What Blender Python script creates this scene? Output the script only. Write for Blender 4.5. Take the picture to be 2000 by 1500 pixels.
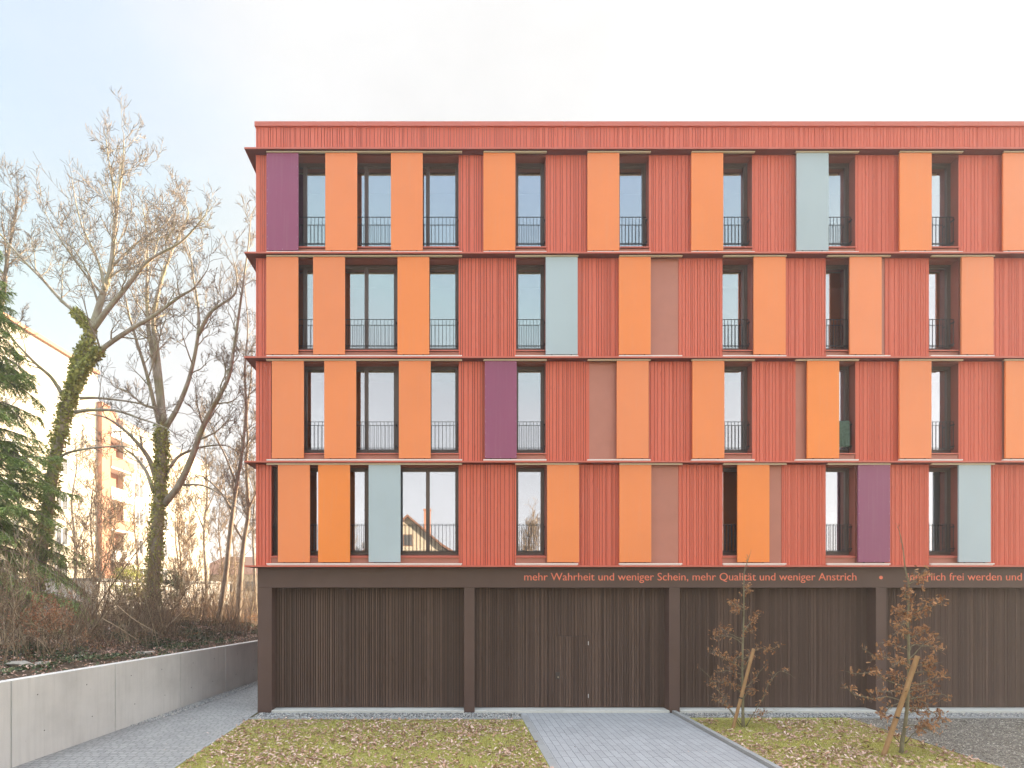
import bpy, math, random
import numpy as np
from mathutils import Vector, Matrix, noise as mnoise
R = math.radians
SC = bpy.context.scene
COL = SC.collection
for o in list(bpy.data.objects): bpy.data.objects.remove(o)

# ------------------------------------------------------------------ camera
EYE = 3.67
cam_d = bpy.data.cameras.new('camera'); cam = bpy.data.objects.new('camera', cam_d); COL.objects.link(cam)
cam.location = (0, -15, EYE); cam.rotation_euler = (R(90), 0, 0)
cam_d.sensor_width = 36; cam_d.lens = 18.0
cam_d.shift_x = .0625; cam_d.shift_y = .199
cam_d.clip_end = 3000; cam_d.clip_start = .1
SC.camera = cam

# ------------------------------------------------------------------ light
SUN_EL, SUN_AZ = 17.0, 33.0        # azimuth of the sun measured from +X towards +Y
SC.view_settings.view_transform = 'Standard'; SC.view_settings.look = 'None'
SC.view_settings.gamma = 1.0; SC.view_settings.exposure = 2.66
W = bpy.data.worlds.new('World'); SC.world = W; W.use_nodes = True
wn = W.node_tree.nodes; wl = W.node_tree.links
wn.clear()
def N(nodes, t, **kw):
    n = nodes.new(t)
    for k, v in kw.items():
        if k in n.inputs and not hasattr(n, k): n.inputs[k].default_value = v
        else: setattr(n, k, v)
    return n
wo = wn.new('ShaderNodeOutputWorld'); bg = wn.new('ShaderNodeBackground')
sky = wn.new('ShaderNodeTexSky'); sky.sky_type = 'NISHITA'; sky.sun_disc = False
sky.sun_elevation = R(SUN_EL); sky.sun_rotation = R(90 - SUN_AZ)
sky.air_density = 1.0; sky.dust_density = 2.0; sky.ozone_density = 1.0
tc = wn.new('ShaderNodeTexCoord')
mp = wn.new('ShaderNodeMapping'); mp.inputs['Scale'].default_value = (1.0, 1.0, 2.0)
nz = wn.new('ShaderNodeTexNoise'); nz.inputs['Scale'].default_value = 1.7; nz.inputs['Detail'].default_value = 7; nz.inputs['Roughness'].default_value = .52
sep = wn.new('ShaderNodeSeparateXYZ')
wl.new(tc.outputs['Generated'], mp.inputs[0]); wl.new(mp.outputs[0], nz.inputs['Vector']); wl.new(tc.outputs['Generated'], sep.inputs[0])
# clear patches of sky: towards the upper left, and towards the right
def wmath(op, a, b=None, c=None):
    m = wn.new('ShaderNodeMath'); m.operation = op
    for i, v in enumerate((a, b, c)):
        if v is None: continue
        if isinstance(v, (int, float)): m.inputs[i].default_value = v
        else: wl.new(v, m.inputs[i])
    return m.outputs[0]
def patch(direction, lo, hi):
    d = Vector(direction).normalized()
    vm = wn.new('ShaderNodeVectorMath'); vm.operation = 'DOT_PRODUCT'
    wl.new(tc.outputs['Generated'], vm.inputs[0]); vm.inputs[1].default_value = d
    nn = wmath('MULTIPLY_ADD', nz.outputs['Fac'], .30, -.15)
    s = wmath('ADD', vm.outputs['Value'], nn)
    mr = wn.new('ShaderNodeMapRange'); mr.interpolation_type = 'SMOOTHSTEP'
    mr.inputs['From Min'].default_value = lo; mr.inputs['From Max'].default_value = hi
    wl.new(s, mr.inputs['Value']); return mr.outputs['Result']
p1 = patch((-1.15, .75, .85), .83, 1.01)
p2 = patch((.60, 1, .95), .95, 1.0)
p3 = patch((1.15, 1, 1.0), .94, 1.0)
pb = patch((.1, -1, 1.1), .62, .92)
clear = wmath('MAXIMUM', wmath('MAXIMUM', wmath('MULTIPLY', p1, .62), wmath('MULTIPLY', p2, .8)), wmath('MAXIMUM', wmath('MULTIPLY', p3, .9), wmath('MULTIPLY', pb, .9)))
cov = wmath('SUBTRACT', 1.0, clear)
mx = wn.new('ShaderNodeMix'); mx.data_type = 'RGBA'
wl.new(cov, mx.inputs['Factor'])
tn = wn.new('ShaderNodeVectorMath'); tn.operation = 'MULTIPLY'; wl.new(sky.outputs[0], tn.inputs[0]); tn.inputs[1].default_value = (1.20, 1.13, 1.01)
lm = wn.new('ShaderNodeVectorMath'); lm.operation = 'MINIMUM'; wl.new(tn.outputs[0], lm.inputs[0]); lm.inputs[1].default_value = (1.72, 1.84, 1.93)
wl.new(lm.outputs[0], mx.inputs[6])
# cloud kept dim in view; behind the camera it is brightened as added fill light
bk_ = wn.new('ShaderNodeMapRange'); bk_.interpolation_type = 'SMOOTHSTEP'; wl.new(sep.outputs['Y'], bk_.inputs['Value'])
bk_.inputs['From Min'].default_value = .35; bk_.inputs['From Max'].default_value = -.25; bk_.inputs['To Min'].default_value = 1.0; bk_.inputs['To Max'].default_value = 2.05
nz2 = wn.new('ShaderNodeTexNoise'); nz2.inputs['Scale'].default_value = 3.2; nz2.inputs['Detail'].default_value = 8; nz2.inputs['Roughness'].default_value = .55; wl.new(mp.outputs[0], nz2.inputs['Vector'])
cv = wmath('MULTIPLY', bk_.outputs['Result'], wmath('MULTIPLY_ADD', nz2.outputs['Fac'], .30, .87))
cs = wn.new('ShaderNodeVectorMath'); cs.operation = 'SCALE'; cs.inputs[0].default_value = (1.68, 1.70, 1.72); wl.new(cv, cs.inputs['Scale']); wl.new(cs.outputs[0], mx.inputs[7])
# fill light added by brightening the sky overhead, out of view
ov = wn.new('ShaderNodeMapRange'); ov.interpolation_type = 'SMOOTHSTEP'; wl.new(sep.outputs['Z'], ov.inputs['Value'])
ov.inputs['From Min'].default_value = .77; ov.inputs['From Max'].default_value = .93; ov.inputs['To Min'].default_value = 1.0; ov.inputs['To Max'].default_value = 4.6
sc_ = wn.new('ShaderNodeVectorMath'); sc_.operation = 'SCALE'; wl.new(mx.outputs[2], sc_.inputs[0]); wl.new(ov.outputs['Result'], sc_.inputs['Scale'])
wl.new(sc_.outputs[0], bg.inputs[0]); bg.inputs[1].default_value = .085
wl.new(bg.outputs[0], wo.inputs[0])
sd = bpy.data.lights.new('sun', 'SUN'); sun = bpy.data.objects.new('sun', sd); COL.objects.link(sun)
sd.energy = 3.6; sd.angle = R(.5); sd.color = (1.0, .80, .56)
sdir = Vector((math.cos(R(SUN_EL)) * math.cos(R(SUN_AZ)), math.cos(R(SUN_EL)) * math.sin(R(SUN_AZ)), math.sin(R(SUN_EL))))
sun.rotation_euler = sdir.to_track_quat('Z', 'Y').to_euler()

# ------------------------------------------------------------------ materials
def newmat(name):
    m = bpy.data.materials.new(name); m.use_nodes = True
    nt = m.node_tree; b = nt.nodes['Principled BSDF']
    return m, nt, b
def lk(nt, a, b): nt.links.new(a, b)
def ramp(nt, fac, stops, interp='LINEAR'):
    r = nt.nodes.new('ShaderNodeValToRGB'); r.color_ramp.interpolation = interp
    e = r.color_ramp.elements
    while len(e) < len(stops): e.new(.5)
    for i, (p, c) in enumerate(stops):
        e[i].position = p; e[i].color = (*c, 1) if len(c) == 3 else c
    lk(nt, fac, r.inputs[0]); return r.outputs[0]
def coords(nt, scale=(1, 1, 1), kind='Object', rot=(0, 0, 0)):
    t = nt.nodes.new('ShaderNodeTexCoord'); m = nt.nodes.new('ShaderNodeMapping')
    m.inputs['Scale'].default_value = scale; m.inputs['Rotation'].default_value = rot
    lk(nt, t.outputs[kind], m.inputs[0]); return m.outputs[0]
def tnoise(nt, vec, scale, detail=4, rough=.55, dist=0):
    n = nt.nodes.new('ShaderNodeTexNoise'); n.inputs['Scale'].default_value = scale
    n.inputs['Detail'].default_value = detail; n.inputs['Roughness'].default_value = rough; n.inputs['Distortion'].default_value = dist
    lk(nt, vec, n.inputs['Vector']); return n.outputs['Fac']
def mix(nt, fac, a, b, mode='MIX'):
    m = nt.nodes.new('ShaderNodeMix'); m.data_type = 'RGBA'; m.blend_type = mode
    for i, v in ((0, fac), (6, a), (7, b)):
        if isinstance(v, (int, float)): m.inputs[i].default_value = v
        elif isinstance(v, tuple): m.inputs[i].default_value = (*v[:3], 1)
        else: lk(nt, v, m.inputs[i])
    return m.outputs[2]
def bump(nt, b, h, strength=.3, dist=.01):
    n = nt.nodes.new('ShaderNodeBump'); n.inputs['Strength'].default_value = strength; n.inputs['Distance'].default_value = dist
    lk(nt, h, n.inputs['Height']); lk(nt, n.outputs[0], b.inputs['Normal'])
def island(nt):
    g = nt.nodes.new('ShaderNodeNewGeometry'); return g.outputs['Random Per Island']
def setc(b, v):
    b.inputs['Base Color'].default_value = (*v, 1)

def mat_plain(name, col, rough=.6, metal=0, var=.06, scale=3, spec=None, bmp=0):
    m, nt, b = newmat(name)
    v = coords(nt); n = tnoise(nt, v, scale, 5)
    lo = tuple(c * (1 - var) for c in col); hi = tuple(min(1, c * (1 + var)) for c in col)
    lk(nt, ramp(nt, n, [(.3, lo), (.7, hi)]), b.inputs['Base Color'])
    b.inputs['Roughness'].default_value = rough; b.inputs['Metallic'].default_value = metal
    if spec is not None: b.inputs['Specular IOR Level'].default_value = spec
    if bmp: bump(nt, b, tnoise(nt, v, scale * 12, 3), bmp, .004)
    return m
def mat_boards(name, c1, c2, grain, knot, rough=.62):
    m, nt, b = newmat(name)
    rnd = island(nt)
    base = ramp(nt, rnd, [(0, c1), (1, c2)])
    # grain runs up the board; shift per board
    t = nt.nodes.new('ShaderNodeTexCoord'); ad = nt.nodes.new('ShaderNodeVectorMath'); ad.operation = 'ADD'
    cmb = nt.nodes.new('ShaderNodeCombineXYZ'); mu = nt.nodes.new('ShaderNodeMath'); mu.operation = 'MULTIPLY'; mu.inputs[1].default_value = 37
    lk(nt, rnd, mu.inputs[0]); lk(nt, mu.outputs[0], cmb.inputs[2]); lk(nt, t.outputs['Object'], ad.inputs[0]); lk(nt, cmb.outputs[0], ad.inputs[1])
    mpn = nt.nodes.new('ShaderNodeMapping'); mpn.inputs['Scale'].default_value = (9, 9, .8); lk(nt, ad.outputs[0], mpn.inputs[0])
    g1 = tnoise(nt, mpn.outputs[0], 3.0, 6, .6, .6)
    col = mix(nt, ramp(nt, g1, [(.35, (0, 0, 0)), (.75, (1, 1, 1))]), base, grain)
    mp2 = nt.nodes.new('ShaderNodeMapping'); mp2.inputs['Scale'].default_value = (8, 8, 1.6); lk(nt, ad.outputs[0], mp2.inputs[0])
    vo = nt.nodes.new('ShaderNodeTexVoronoi'); vo.inputs['Scale'].default_value = 1.0; lk(nt, mp2.outputs[0], vo.inputs['Vector'])
    kn = ramp(nt, vo.outputs['Distance'], [(.05, (1, 1, 1)), (.16, (0, 0, 0))])
    col = mix(nt, mix(nt, .55, (0, 0, 0), kn), col, knot)
    # large, soft weathering
    big = tnoise(nt, coords(nt, (.5, .5, .3)), 1.5, 4)
    col = mix(nt, ramp(nt, big, [(.35, (0, 0, 0)), (.75, (.35, .35, .35))]), col, c2)
    lk(nt, col, b.inputs['Base Color']); b.inputs['Roughness'].default_value = rough
    b.inputs['Specular IOR Level'].default_value = .35
    bump(nt, b, g1, .35, .003)
    return m
M = {}
M['red_boards'] = mat_boards('painted_red_boards', (.57, .125, .074), (.68, .165, .102), (.60, .115, .062), (.38, .065, .034))
M['brown_boards'] = mat_boards('painted_brown_boards', (.060, .032, .021), (.130, .078, .054), (.080, .046, .030), (.044, .022, .014), .7)
M['red_metal'] = mat_plain('red_coated_metal', (.56, .135, .085), .42, 0, .04, 2)
M['red_panel'] = mat_plain('red_brown_smooth_panel', (.46, .175, .12), .5, 0, .05, 2)
M['dark_red'] = mat_plain('dark_red_backing', (.10, .022, .014), .8, 0, .05, 2)
M['soffit_shade'] = mat_plain('shade_dark_underside', (.15, .035, .024), .6, 0, .06, 2)  # darker than the ledge metal: underside shade put into the colour
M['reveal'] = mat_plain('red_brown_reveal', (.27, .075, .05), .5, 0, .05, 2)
M['brown_paint'] = mat_plain('brown_painted_concrete', (.100, .056, .041), .6, 0, .08, 1.3, bmp=.1)
M['orange'] = mat_plain('orange_panel', (.84, .25, .070), .38, 0, .045, .45)
def panel_variation(m):
    # every panel weathers a little differently
    nt = m.node_tree; b = nt.nodes['Principled BSDF']; src = b.inputs['Base Color'].links[0].from_socket
    oi = nt.nodes.new('ShaderNodeObjectInfo'); hs_ = nt.nodes.new('ShaderNodeHueSaturation')
    for nm, a, w in (('Hue', .4975, .005), ('Saturation', .97, .08), ('Value', .96, .07)):
        mm = nt.nodes.new('ShaderNodeMath'); mm.operation = 'MULTIPLY_ADD'; mm.inputs[1].default_value = w; mm.inputs[2].default_value = a
        lk(nt, oi.outputs['Random'], mm.inputs[0]); lk(nt, mm.outputs[0], hs_.inputs[nm])
    lk(nt, src, hs_.inputs['Color'])
    st = tnoise(nt, coords(nt, (14, 14, .5)), 1.2, 4)
    lk(nt, mix(nt, ramp(nt, st, [(.5, (0, 0, 0)), (.85, (.10, .10, .10))]), hs_.outputs[0], (.55, .42, .34)), b.inputs['Base Color'])
M['purple'] = mat_plain('plum_panel', (.285, .068, .14), .38, 0, .05, .45)
M['blue'] = mat_plain('pale_blue_panel', (.42, .50, .54), .38, 0, .05, .45)
for _k in ('orange', 'purple', 'blue'): panel_variation(M[_k])
M['screw'] = mat_plain('screw_steel', (.75, .72, .7), .35, .4, .02)
M['rail_metal'] = mat_plain('anodised_rail', (.62, .50, .34), .42, .3, .04, 5)
M['rail_white'] = mat_plain('pale_lower_rail', (.80, .77, .72), .5, 0, .03, 5)
M['frame'] = mat_plain('bronze_window_frame', (.105, .072, .058), .38, .15, .05, 3)
M['dark_metal'] = mat_plain('dark_railing_metal', (.032, .028, .03), .42, .3, .05, 4)
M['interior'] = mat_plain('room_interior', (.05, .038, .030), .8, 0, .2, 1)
M['letter'] = mat_plain('orange_red_lettering', (.88, .23, .13), .5, 0, .12, 4)
M['steel'] = mat_plain('bright_steel', (.8, .8, .8), .3, .5, .02)
M['towel'] = mat_plain('green_towelling', (.075, .115, .085), .95, 0, .25, 14, bmp=.6)
M['gasket'] = mat_plain('dark_joint', (.02, .015, .013), .8, 0, .1)
def mat_glass():
    m, nt, b = newmat('window_glass'); nt.nodes.remove(b)
    out = nt.nodes['Material Output']
    g = nt.nodes.new('ShaderNodeBsdfGlossy'); g.inputs['Roughness'].default_value = .0; g.inputs['Color'].default_value = (.97, .96, 1, 1)
    t = nt.nodes.new('ShaderNodeBsdfTransparent'); t.inputs['Color'].default_value = (.75, .78, .76, 1)
    mi = nt.nodes.new('ShaderNodeMixShader'); mi.inputs[0].default_value = .47
    v = coords(nt, (1, 1, 1)); n = tnoise(nt, v, 1.1, 1, .4)
    bp = nt.nodes.new('ShaderNodeBump'); bp.inputs['Strength'].default_value = .02; bp.inputs['Distance'].default_value = .02
    lk(nt, n, bp.inputs['Height']); lk(nt, bp.outputs[0], g.inputs['Normal'])
    lk(nt, t.outputs[0], mi.inputs[1]); lk(nt, g.outputs[0], mi.inputs[2]); lk(nt, mi.outputs[0], out.inputs[0])
    return m
M['glass'] = mat_glass()
def mat_concrete(name, base, joints=True):
    m, nt, b = newmat(name)
    v = coords(nt); n1 = tnoise(nt, v, .8, 6, .6); n2 = tnoise(nt, v, 30, 3)
    c = ramp(nt, n1, [(.25, tuple(x * .82 for x in base)), (.5, base), (.8, tuple(min(1, x * 1.12) for x in base))])
    # vertical streaks
    st = tnoise(nt, coords(nt, (6, 6, .35)), 2, 4)
    c = mix(nt, ramp(nt, st, [(.45, (0, 0, 0)), (.8, (.35, .35, .35))]), c, tuple(x * .7 for x in base))
    vo = nt.nodes.new('ShaderNodeTexVoronoi'); vo.inputs['Scale'].default_value = 5.5; vo.inputs['Randomness'].default_value = 1; lk(nt, v, vo.inputs['Vector'])
    pit = ramp(nt, vo.outputs['Distance'], [(.035, (1, 1, 1)), (.06, (0, 0, 0))])
    c = mix(nt, mix(nt, .5, (0, 0, 0), pit), c, tuple(x * .45 for x in base))
    lk(nt, c, b.inputs['Base Color']); b.inputs['Roughness'].default_value = .8
    bump(nt, b, n2, .15, .004); return m
M['concrete'] = mat_concrete('cast_concrete', (.60, .575, .54))
M['kerb'] = mat_concrete('kerb_concrete', (.30, .30, .29))
M['plinth'] = mat_concrete('pale_plinth_concrete', (.58, .56, .50))
def mat_pavers(name, c1, c2, bw, bh, rot, mortar, joint=(.06, .06, .055)):
    m, nt, b = newmat(name)
    v = coords(nt, (1, 1, 1), 'Object', (0, 0, rot))
    wob = tnoise(nt, coords(nt), 3, 2)
    vm = nt.nodes.new('ShaderNodeVectorMath'); vm.operation = 'MULTIPLY_ADD'
    cm = nt.nodes.new('ShaderNodeCombineXYZ'); lk(nt, wob, cm.inputs[0]); lk(nt, wob, cm.inputs[1])
    lk(nt, cm.outputs[0], vm.inputs[0]); vm.inputs[1].default_value = (.02, .02, 0); lk(nt, v, vm.inputs[2])
    br = nt.nodes.new('ShaderNodeTexBrick'); br.offset = .37; br.offset_frequency = 2; br.squash = .75; br.squash_frequency = 3
    br.inputs['Scale'].default_value = 1; br.inputs['Brick Width'].default_value = bw; br.inputs['Row Height'].default_value = bh
    br.inputs['Mortar Size'].default_value = mortar; br.inputs['Mortar Smooth'].default_value = .3
    br.inputs['Color1'].default_value = (*c1, 1); br.inputs['Color2'].default_value = (*c2, 1); br.inputs['Mortar'].default_value = (*joint, 1)
    lk(nt, vm.outputs[0], br.inputs['Vector'])
    n = tnoise(nt, coords(nt), 1.3, 6, .65); n2 = tnoise(nt, coords(nt), 60, 3)
    c = mix(nt, ramp(nt, n, [(.3, (0, 0, 0)), (.8, (.35, .35, .35))]), br.outputs['Color'], tuple(x * 1.3 for x in c2))
    c = mix(nt, ramp(nt, n2, [(.35, (.25, .25, .25)), (.6, (0, 0, 0))]), c, tuple(x * .6 for x in c1))
    lk(nt, c, b.inputs['Base Color']); b.inputs['Roughness'].default_value = .75
    inv = nt.nodes.new('ShaderNodeMath'); inv.operation = 'SUBTRACT'; inv.inputs[0].default_value = 1; lk(nt, br.outputs['Fac'], inv.inputs[1])
    bump(nt, b, inv.outputs[0], .6, .006); return m
M['path'] = mat_pavers('small_grey_pavers', (.24, .235, .23), (.32, .315, .30), .20, .11, 0, .010, (.075, .075, .07))
M['drive'] = mat_pavers('blue_grey_pavers', (.31, .315, .32), (.37, .375, .38), .52, .165, R(90), .0055)
def mat_ground(name, stops, scale=2.5, b_=.5, scale2=30):
    m, nt, b = newmat(name); v = coords(nt)
    n = tnoise(nt, v, scale, 8, .65); n2 = tnoise(nt, v, scale2, 5, .7)
    mm = nt.nodes.new('ShaderNodeMath'); mm.operation = 'MULTIPLY_ADD'; mm.inputs[1].default_value = .5; lk(nt, n2, mm.inputs[0])
    h = nt.nodes.new('ShaderNodeMath'); h.operation = 'MULTIPLY'; h.inputs[1].default_value = .5; lk(nt, n, h.inputs[0]); lk(nt, h.outputs[0], mm.inputs[2])
    lk(nt, ramp(nt, mm.outputs[0], stops), b.inputs['Base Color']); b.inputs['Roughness'].default_value = .95
    b.inputs['Specular IOR Level'].default_value = .1
    bump(nt, b, n2, b_, .03); return m
M['turf'] = mat_ground('turf', [(.3, (.22, .18, .08)), (.5, (.33, .31, .10)), (.7, (.42, .40, .13))])
M['soil'] = mat_ground('bank_soil', [(.35, (.05, .036, .025)), (.5, (.10, .07, .05)), (.62, (.16, .115, .075)), (.7, (.24, .17, .115))])
M['gravel_ground'] = mat_ground('gravel_bed', [(.35, (.07, .06, .05)), (.5, (.19, .17, .14)), (.65, (.34, .31, .265))], 4, .8, 45)
M['ground'] = mat_ground('meadow', [(.3, (.10, .09, .04)), (.5, (.16, .15, .07)), (.7, (.22, .19, .10))], .4, .3, 9)
def mat_island(name, stops, rough=.7, trans=0, spec=.2, interp='LINEAR'):
    m, nt, b = newmat(name); lk(nt, ramp(nt, island(nt), stops, interp), b.inputs['Base Color'])
    b.inputs['Roughness'].default_value = rough; b.inputs['Specular IOR Level'].default_value = spec
    if trans:
        out = nt.nodes['Material Output']; tr = nt.nodes.new('ShaderNodeBsdfTranslucent')
        lk(nt, b.inputs['Base Color'].links[0].from_socket, tr.inputs['Color'])
        mi = nt.nodes.new('ShaderNodeMixShader'); mi.inputs[0].default_value = trans
        lk(nt, b.outputs[0], mi.inputs[1]); lk(nt, tr.outputs[0], mi.inputs[2]); lk(nt, mi.outputs[0], out.inputs[0])
    return m
M['leaf_litter'] = mat_island('fallen_oak_leaves', [(0, (.22, .11, .065)), (.3, (.40, .24, .16)), (.6, (.60, .40, .31)), (.85, (.74, .56, .48)), (1, (.50, .25, .13))])
M['oak_leaf'] = mat_island('withered_oak_leaves', [(0, (.20, .085, .04)), (.5, (.40, .20, .09)), (1, (.56, .31, .15))], .6, .25)
M['grass'] = mat_island('grass_blades', [(0, (.32, .31, .07)), (.5, (.50, .47, .11)), (.8, (.60, .53, .18)), (1, (.66, .53, .28))], .7, .25)
M['ivy'] = mat_island('ivy_leaves', [(0, (.22, .24, .07)), (.6, (.48, .48, .14)), (1, (.64, .62, .24))], .4, .15)
M['ivy_ground'] = mat_island('ground_ivy_leaves', [(0, (.035, .055, .025)), (.6, (.075, .10, .045)), (1, (.15, .17, .07))], .4)
M['needles'] = mat_island('spruce_needles', [(0, (.15, .22, .07)), (.5, (.30, .40, .12)), (1, (.48, .56, .20))], .55, .2)
M['pebble'] = mat_island('pebbles', [(0, (.14, .14, .145)), (.4, (.32, .32, .315)), (.8, (.50, .49, .46)), (1, (.66, .60, .52))])
M['grit'] = mat_island('grit_stones', [(0, (.085, .07, .055)), (.4, (.21, .18, .145)), (.8, (.37, .33, .27)), (1, (.58, .53, .46))])
def mat_bark(name, c1, c2, moss=None, sc=6):
    m, nt, b = newmat(name); n = tnoise(nt, coords(nt, (1, 1, .35)), sc, 6, .65)
    c = ramp(nt, n, [(.3, c1), (.7, c2)])
    if moss: c = mix(nt, ramp(nt, tnoise(nt, coords(nt), 1.1, 4), [(.45, (0, 0, 0)), (.7, (.75, .75, .75))]), c, moss)
    lk(nt, c, b.inputs['Base Color']); b.inputs['Roughness'].default_value = .9; b.inputs['Specular IOR Level'].default_value = .15
    bump(nt, b, n, .6, .02); return m
M['bark'] = mat_bark('grey_brown_bark', (.26, .215, .17), (.52, .46, .38), (.32, .31, .15))
M['twig'] = mat_bark('brown_twigs', (.15, .12, .092), (.29, .235, .185))
M['bark_dark'] = mat_bark('dark_bark', (.20, .16, .125), (.42, .35, .28))
M['stem'] = mat_island('brush_stems', [(0, (.12, .08, .052)), (.5, (.26, .18, .115)), (.85, (.42, .32, .21)), (1, (.52, .42, .28))], .85)
M['young_bark'] = mat_bark('olive_young_bark', (.14, .12, .075), (.30, .26, .16), None, 14)
M['stake'] = mat_bark('raw_timber_stake', (.30, .17, .075), (.42, .26, .13), None, 9)
M['tie'] = mat_plain('dark_tie', (.03, .03, .03), .8)
M['cream'] = mat_plain('cream_render', (.52, .46, .37), .9, 0, .05, .4)
M['terracotta'] = mat_plain('terracotta_render', (.46, .23, .15), .9, 0, .06, .4)
M['white'] = mat_plain('white_paint', (.78, .76, .72), .8, 0, .04, .5)
M['far_glass'] = mat_plain('far_window_glass', (.10, .105, .115), .35, 0, .2, .3, spec=.3)
M['roof_tile'] = mat_plain('brown_roof_tile', (.22, .11, .07), .85, 0, .2, 3)
M['car_paint'] = mat_plain('silver_blue_car_paint', (.42, .47, .55), .25, .3, .03)
M['rubber'] = mat_plain('tyre_rubber', (.02, .02, .02), .9)
M['stone'] = mat_concrete('pale_stone', (.36, .33, .28))

# ------------------------------------------------------------------ mesh helpers
class MB:
    def __init__(s): s.v = []; s.f = []; s.m = []; s.cur = 0
    def face(s, f): s.f.append(f); s.m.append(s.cur)
    def box(s, x0, x1, y0, y1, z0, z1, skip=''):
        i = len(s.v)
        s.v += [(x0, y0, z0), (x1, y0, z0), (x1, y1, z0), (x0, y1, z0), (x0, y0, z1), (x1, y0, z1), (x1, y1, z1), (x0, y1, z1)]
        F = {'b': (0, 3, 2, 1), 't': (4, 5, 6, 7), 'f': (0, 1, 5, 4), 'k': (2, 3, 7, 6), 'l': (3, 0, 4, 7), 'r': (1, 2, 6, 5)}
        for k, f in F.items():
            if k not in skip: s.face(tuple(i + a for a in f))
    def tube(s, pts, rad, n=5, cap=True):
        P = [Vector(p) for p in pts]; L = len(P); base = len(s.v)
        up = Vector((.31, .17, .93))
        for i in range(L):
            t = (P[min(i + 1, L - 1)] - P[max(i - 1, 0)])
            if t.length < 1e-6: t = Vector((0, 0, 1))
            t.normalize()
            a = t.cross(up)
            if a.length < .1: a = t.cross(Vector((1, 0, 0)))
            a.normalize(); b = t.cross(a)
            r = rad[i] if hasattr(rad, '__len__') else rad
            for k in range(n):
                an = 2 * math.pi * k / n
                s.v.append(tuple(P[i] + a * (r * math.cos(an)) + b * (r * math.sin(an))))
        for i in range(L - 1):
            for k in range(n):
                k2 = (k + 1) % n
                s.face((base + i * n + k, base + i * n + k2, base + (i + 1) * n + k2, base + (i + 1) * n + k))
        if cap:
            s.face(tuple(base + k for k in range(n))[::-1]); s.face(tuple(base + (L - 1) * n + k for k in range(n)))
    def prism(s, poly, axis, a0, a1):
        # poly: list of 2D points; axis 'x' -> (y,z), 'y' -> (x,z), 'z' -> (x,y)
        def mk(p, a):
            return {'x': (a, p[0], p[1]), 'y': (p[0], a, p[1]), 'z': (p[0], p[1], a)}[axis]
        n = len(poly); i = len(s.v)
        s.v += [mk(p, a0) for p in poly] + [mk(p, a1) for p in poly]
        s.face(tuple(range(i, i + n))); s.face(tuple(range(i + n, i + 2 * n))[::-1])
        for k in range(n):
            k2 = (k + 1) % n; s.face((i + k, i + k + n, i + k2 + n, i + k2))
    def build(s, name, mat, parent=None, smooth=False, bevel=0):
        me = bpy.data.meshes.new(name); me.from_pydata(s.v, [], s.f)
        mats = mat if isinstance(mat, (list, tuple)) else [mat]
        for m_ in mats:
            if m_: me.materials.append(m_)
        if any(s.m): me.polygons.foreach_set('material_index', s.m)
        if smooth: me.polygons.foreach_set('use_smooth', [True] * len(me.polygons))
        me.update()
        o = bpy.data.objects.new(name, me); COL.objects.link(o)
        if parent is not None: o.parent = parent
        if bevel:
            b = o.modifiers.new('bevel', 'BEVEL'); b.width = bevel; b.segments = 2; b.limit_method = 'ANGLE'
        return o
def tag(o, label=None, cat=None, group=None, kind=None):
    if label: o['label'] = label
    if cat: o['category'] = cat
    if group: o['group'] = group
    if kind: o['kind'] = kind
    return o
def empty(name, label, cat, group=None):
    o = bpy.data.objects.new(name, None); COL.objects.link(o); o.empty_display_size = .2
    return tag(o, label, cat, group)
def setobj_loc(o, loc):
    # used on whole things built around the origin
    o.location = loc
def scatter(name, tv, tf, P, Rm, S, mat, parent=None):
    tv = np.asarray(tv, np.float32); tf = np.asarray(tf, np.int32); n = len(P)
    V = np.einsum('nij,vj->nvi', Rm, tv) * np.asarray(S).reshape(n, 1, -1) + np.asarray(P)[:, None, :]
    V = V.reshape(-1, 3).astype(np.float32)
    F = (tf[None] + (np.arange(n) * len(tv))[:, None, None]).reshape(-1).astype(np.int32)
    k = tf.shape[1]; nf = len(F) // k
    me = bpy.data.meshes.new(name)
    me.vertices.add(len(V)); me.vertices.foreach_set('co', V.ravel())
    me.loops.add(len(F)); me.loops.foreach_set('vertex_index', F)
    me.polygons.add(nf); me.polygons.foreach_set('loop_start', np.arange(0, nf * k, k, dtype=np.int32))
    me.materials.append(mat); me.update(calc_edges=True)
    o = bpy.data.objects.new(name, me); COL.objects.link(o)
    if parent is not None: o.parent = parent
    return o
def rots(rng, n, tilt, yaw=None):
    a = rng.uniform(0, 2 * np.pi, n) if yaw is None else yaw
    b = rng.normal(0, tilt, n); c = rng.normal(0, tilt, n)
    ca, sa, cb, sb, cc, sc = np.cos(a), np.sin(a), np.cos(b), np.sin(b), np.cos(c), np.sin(c)
    z = np.zeros(n); o = np.ones(n)
    Rz = np.stack([np.stack([ca, -sa, z], 1), np.stack([sa, ca, z], 1), np.stack([z, z, o], 1)], 1)
    Rx = np.stack([np.stack([o, z, z], 1), np.stack([z, cb, -sb], 1), np.stack([z, sb, cb], 1)], 1)
    Ry = np.stack([np.stack([cc, z, sc], 1), np.stack([z, o, z], 1), np.stack([-sc, z, cc], 1)], 1)
    return Rz @ Rx @ Ry
def px(x, y, d):  # a measured point of the photo at a known distance, as a place in the world
    return Vector(((x - 875) * d / 1000, d - 15, EYE + (1148 - y) * d / 1000))
def pxx(x, d=15.): return (x - 875) * d / 1000

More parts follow.
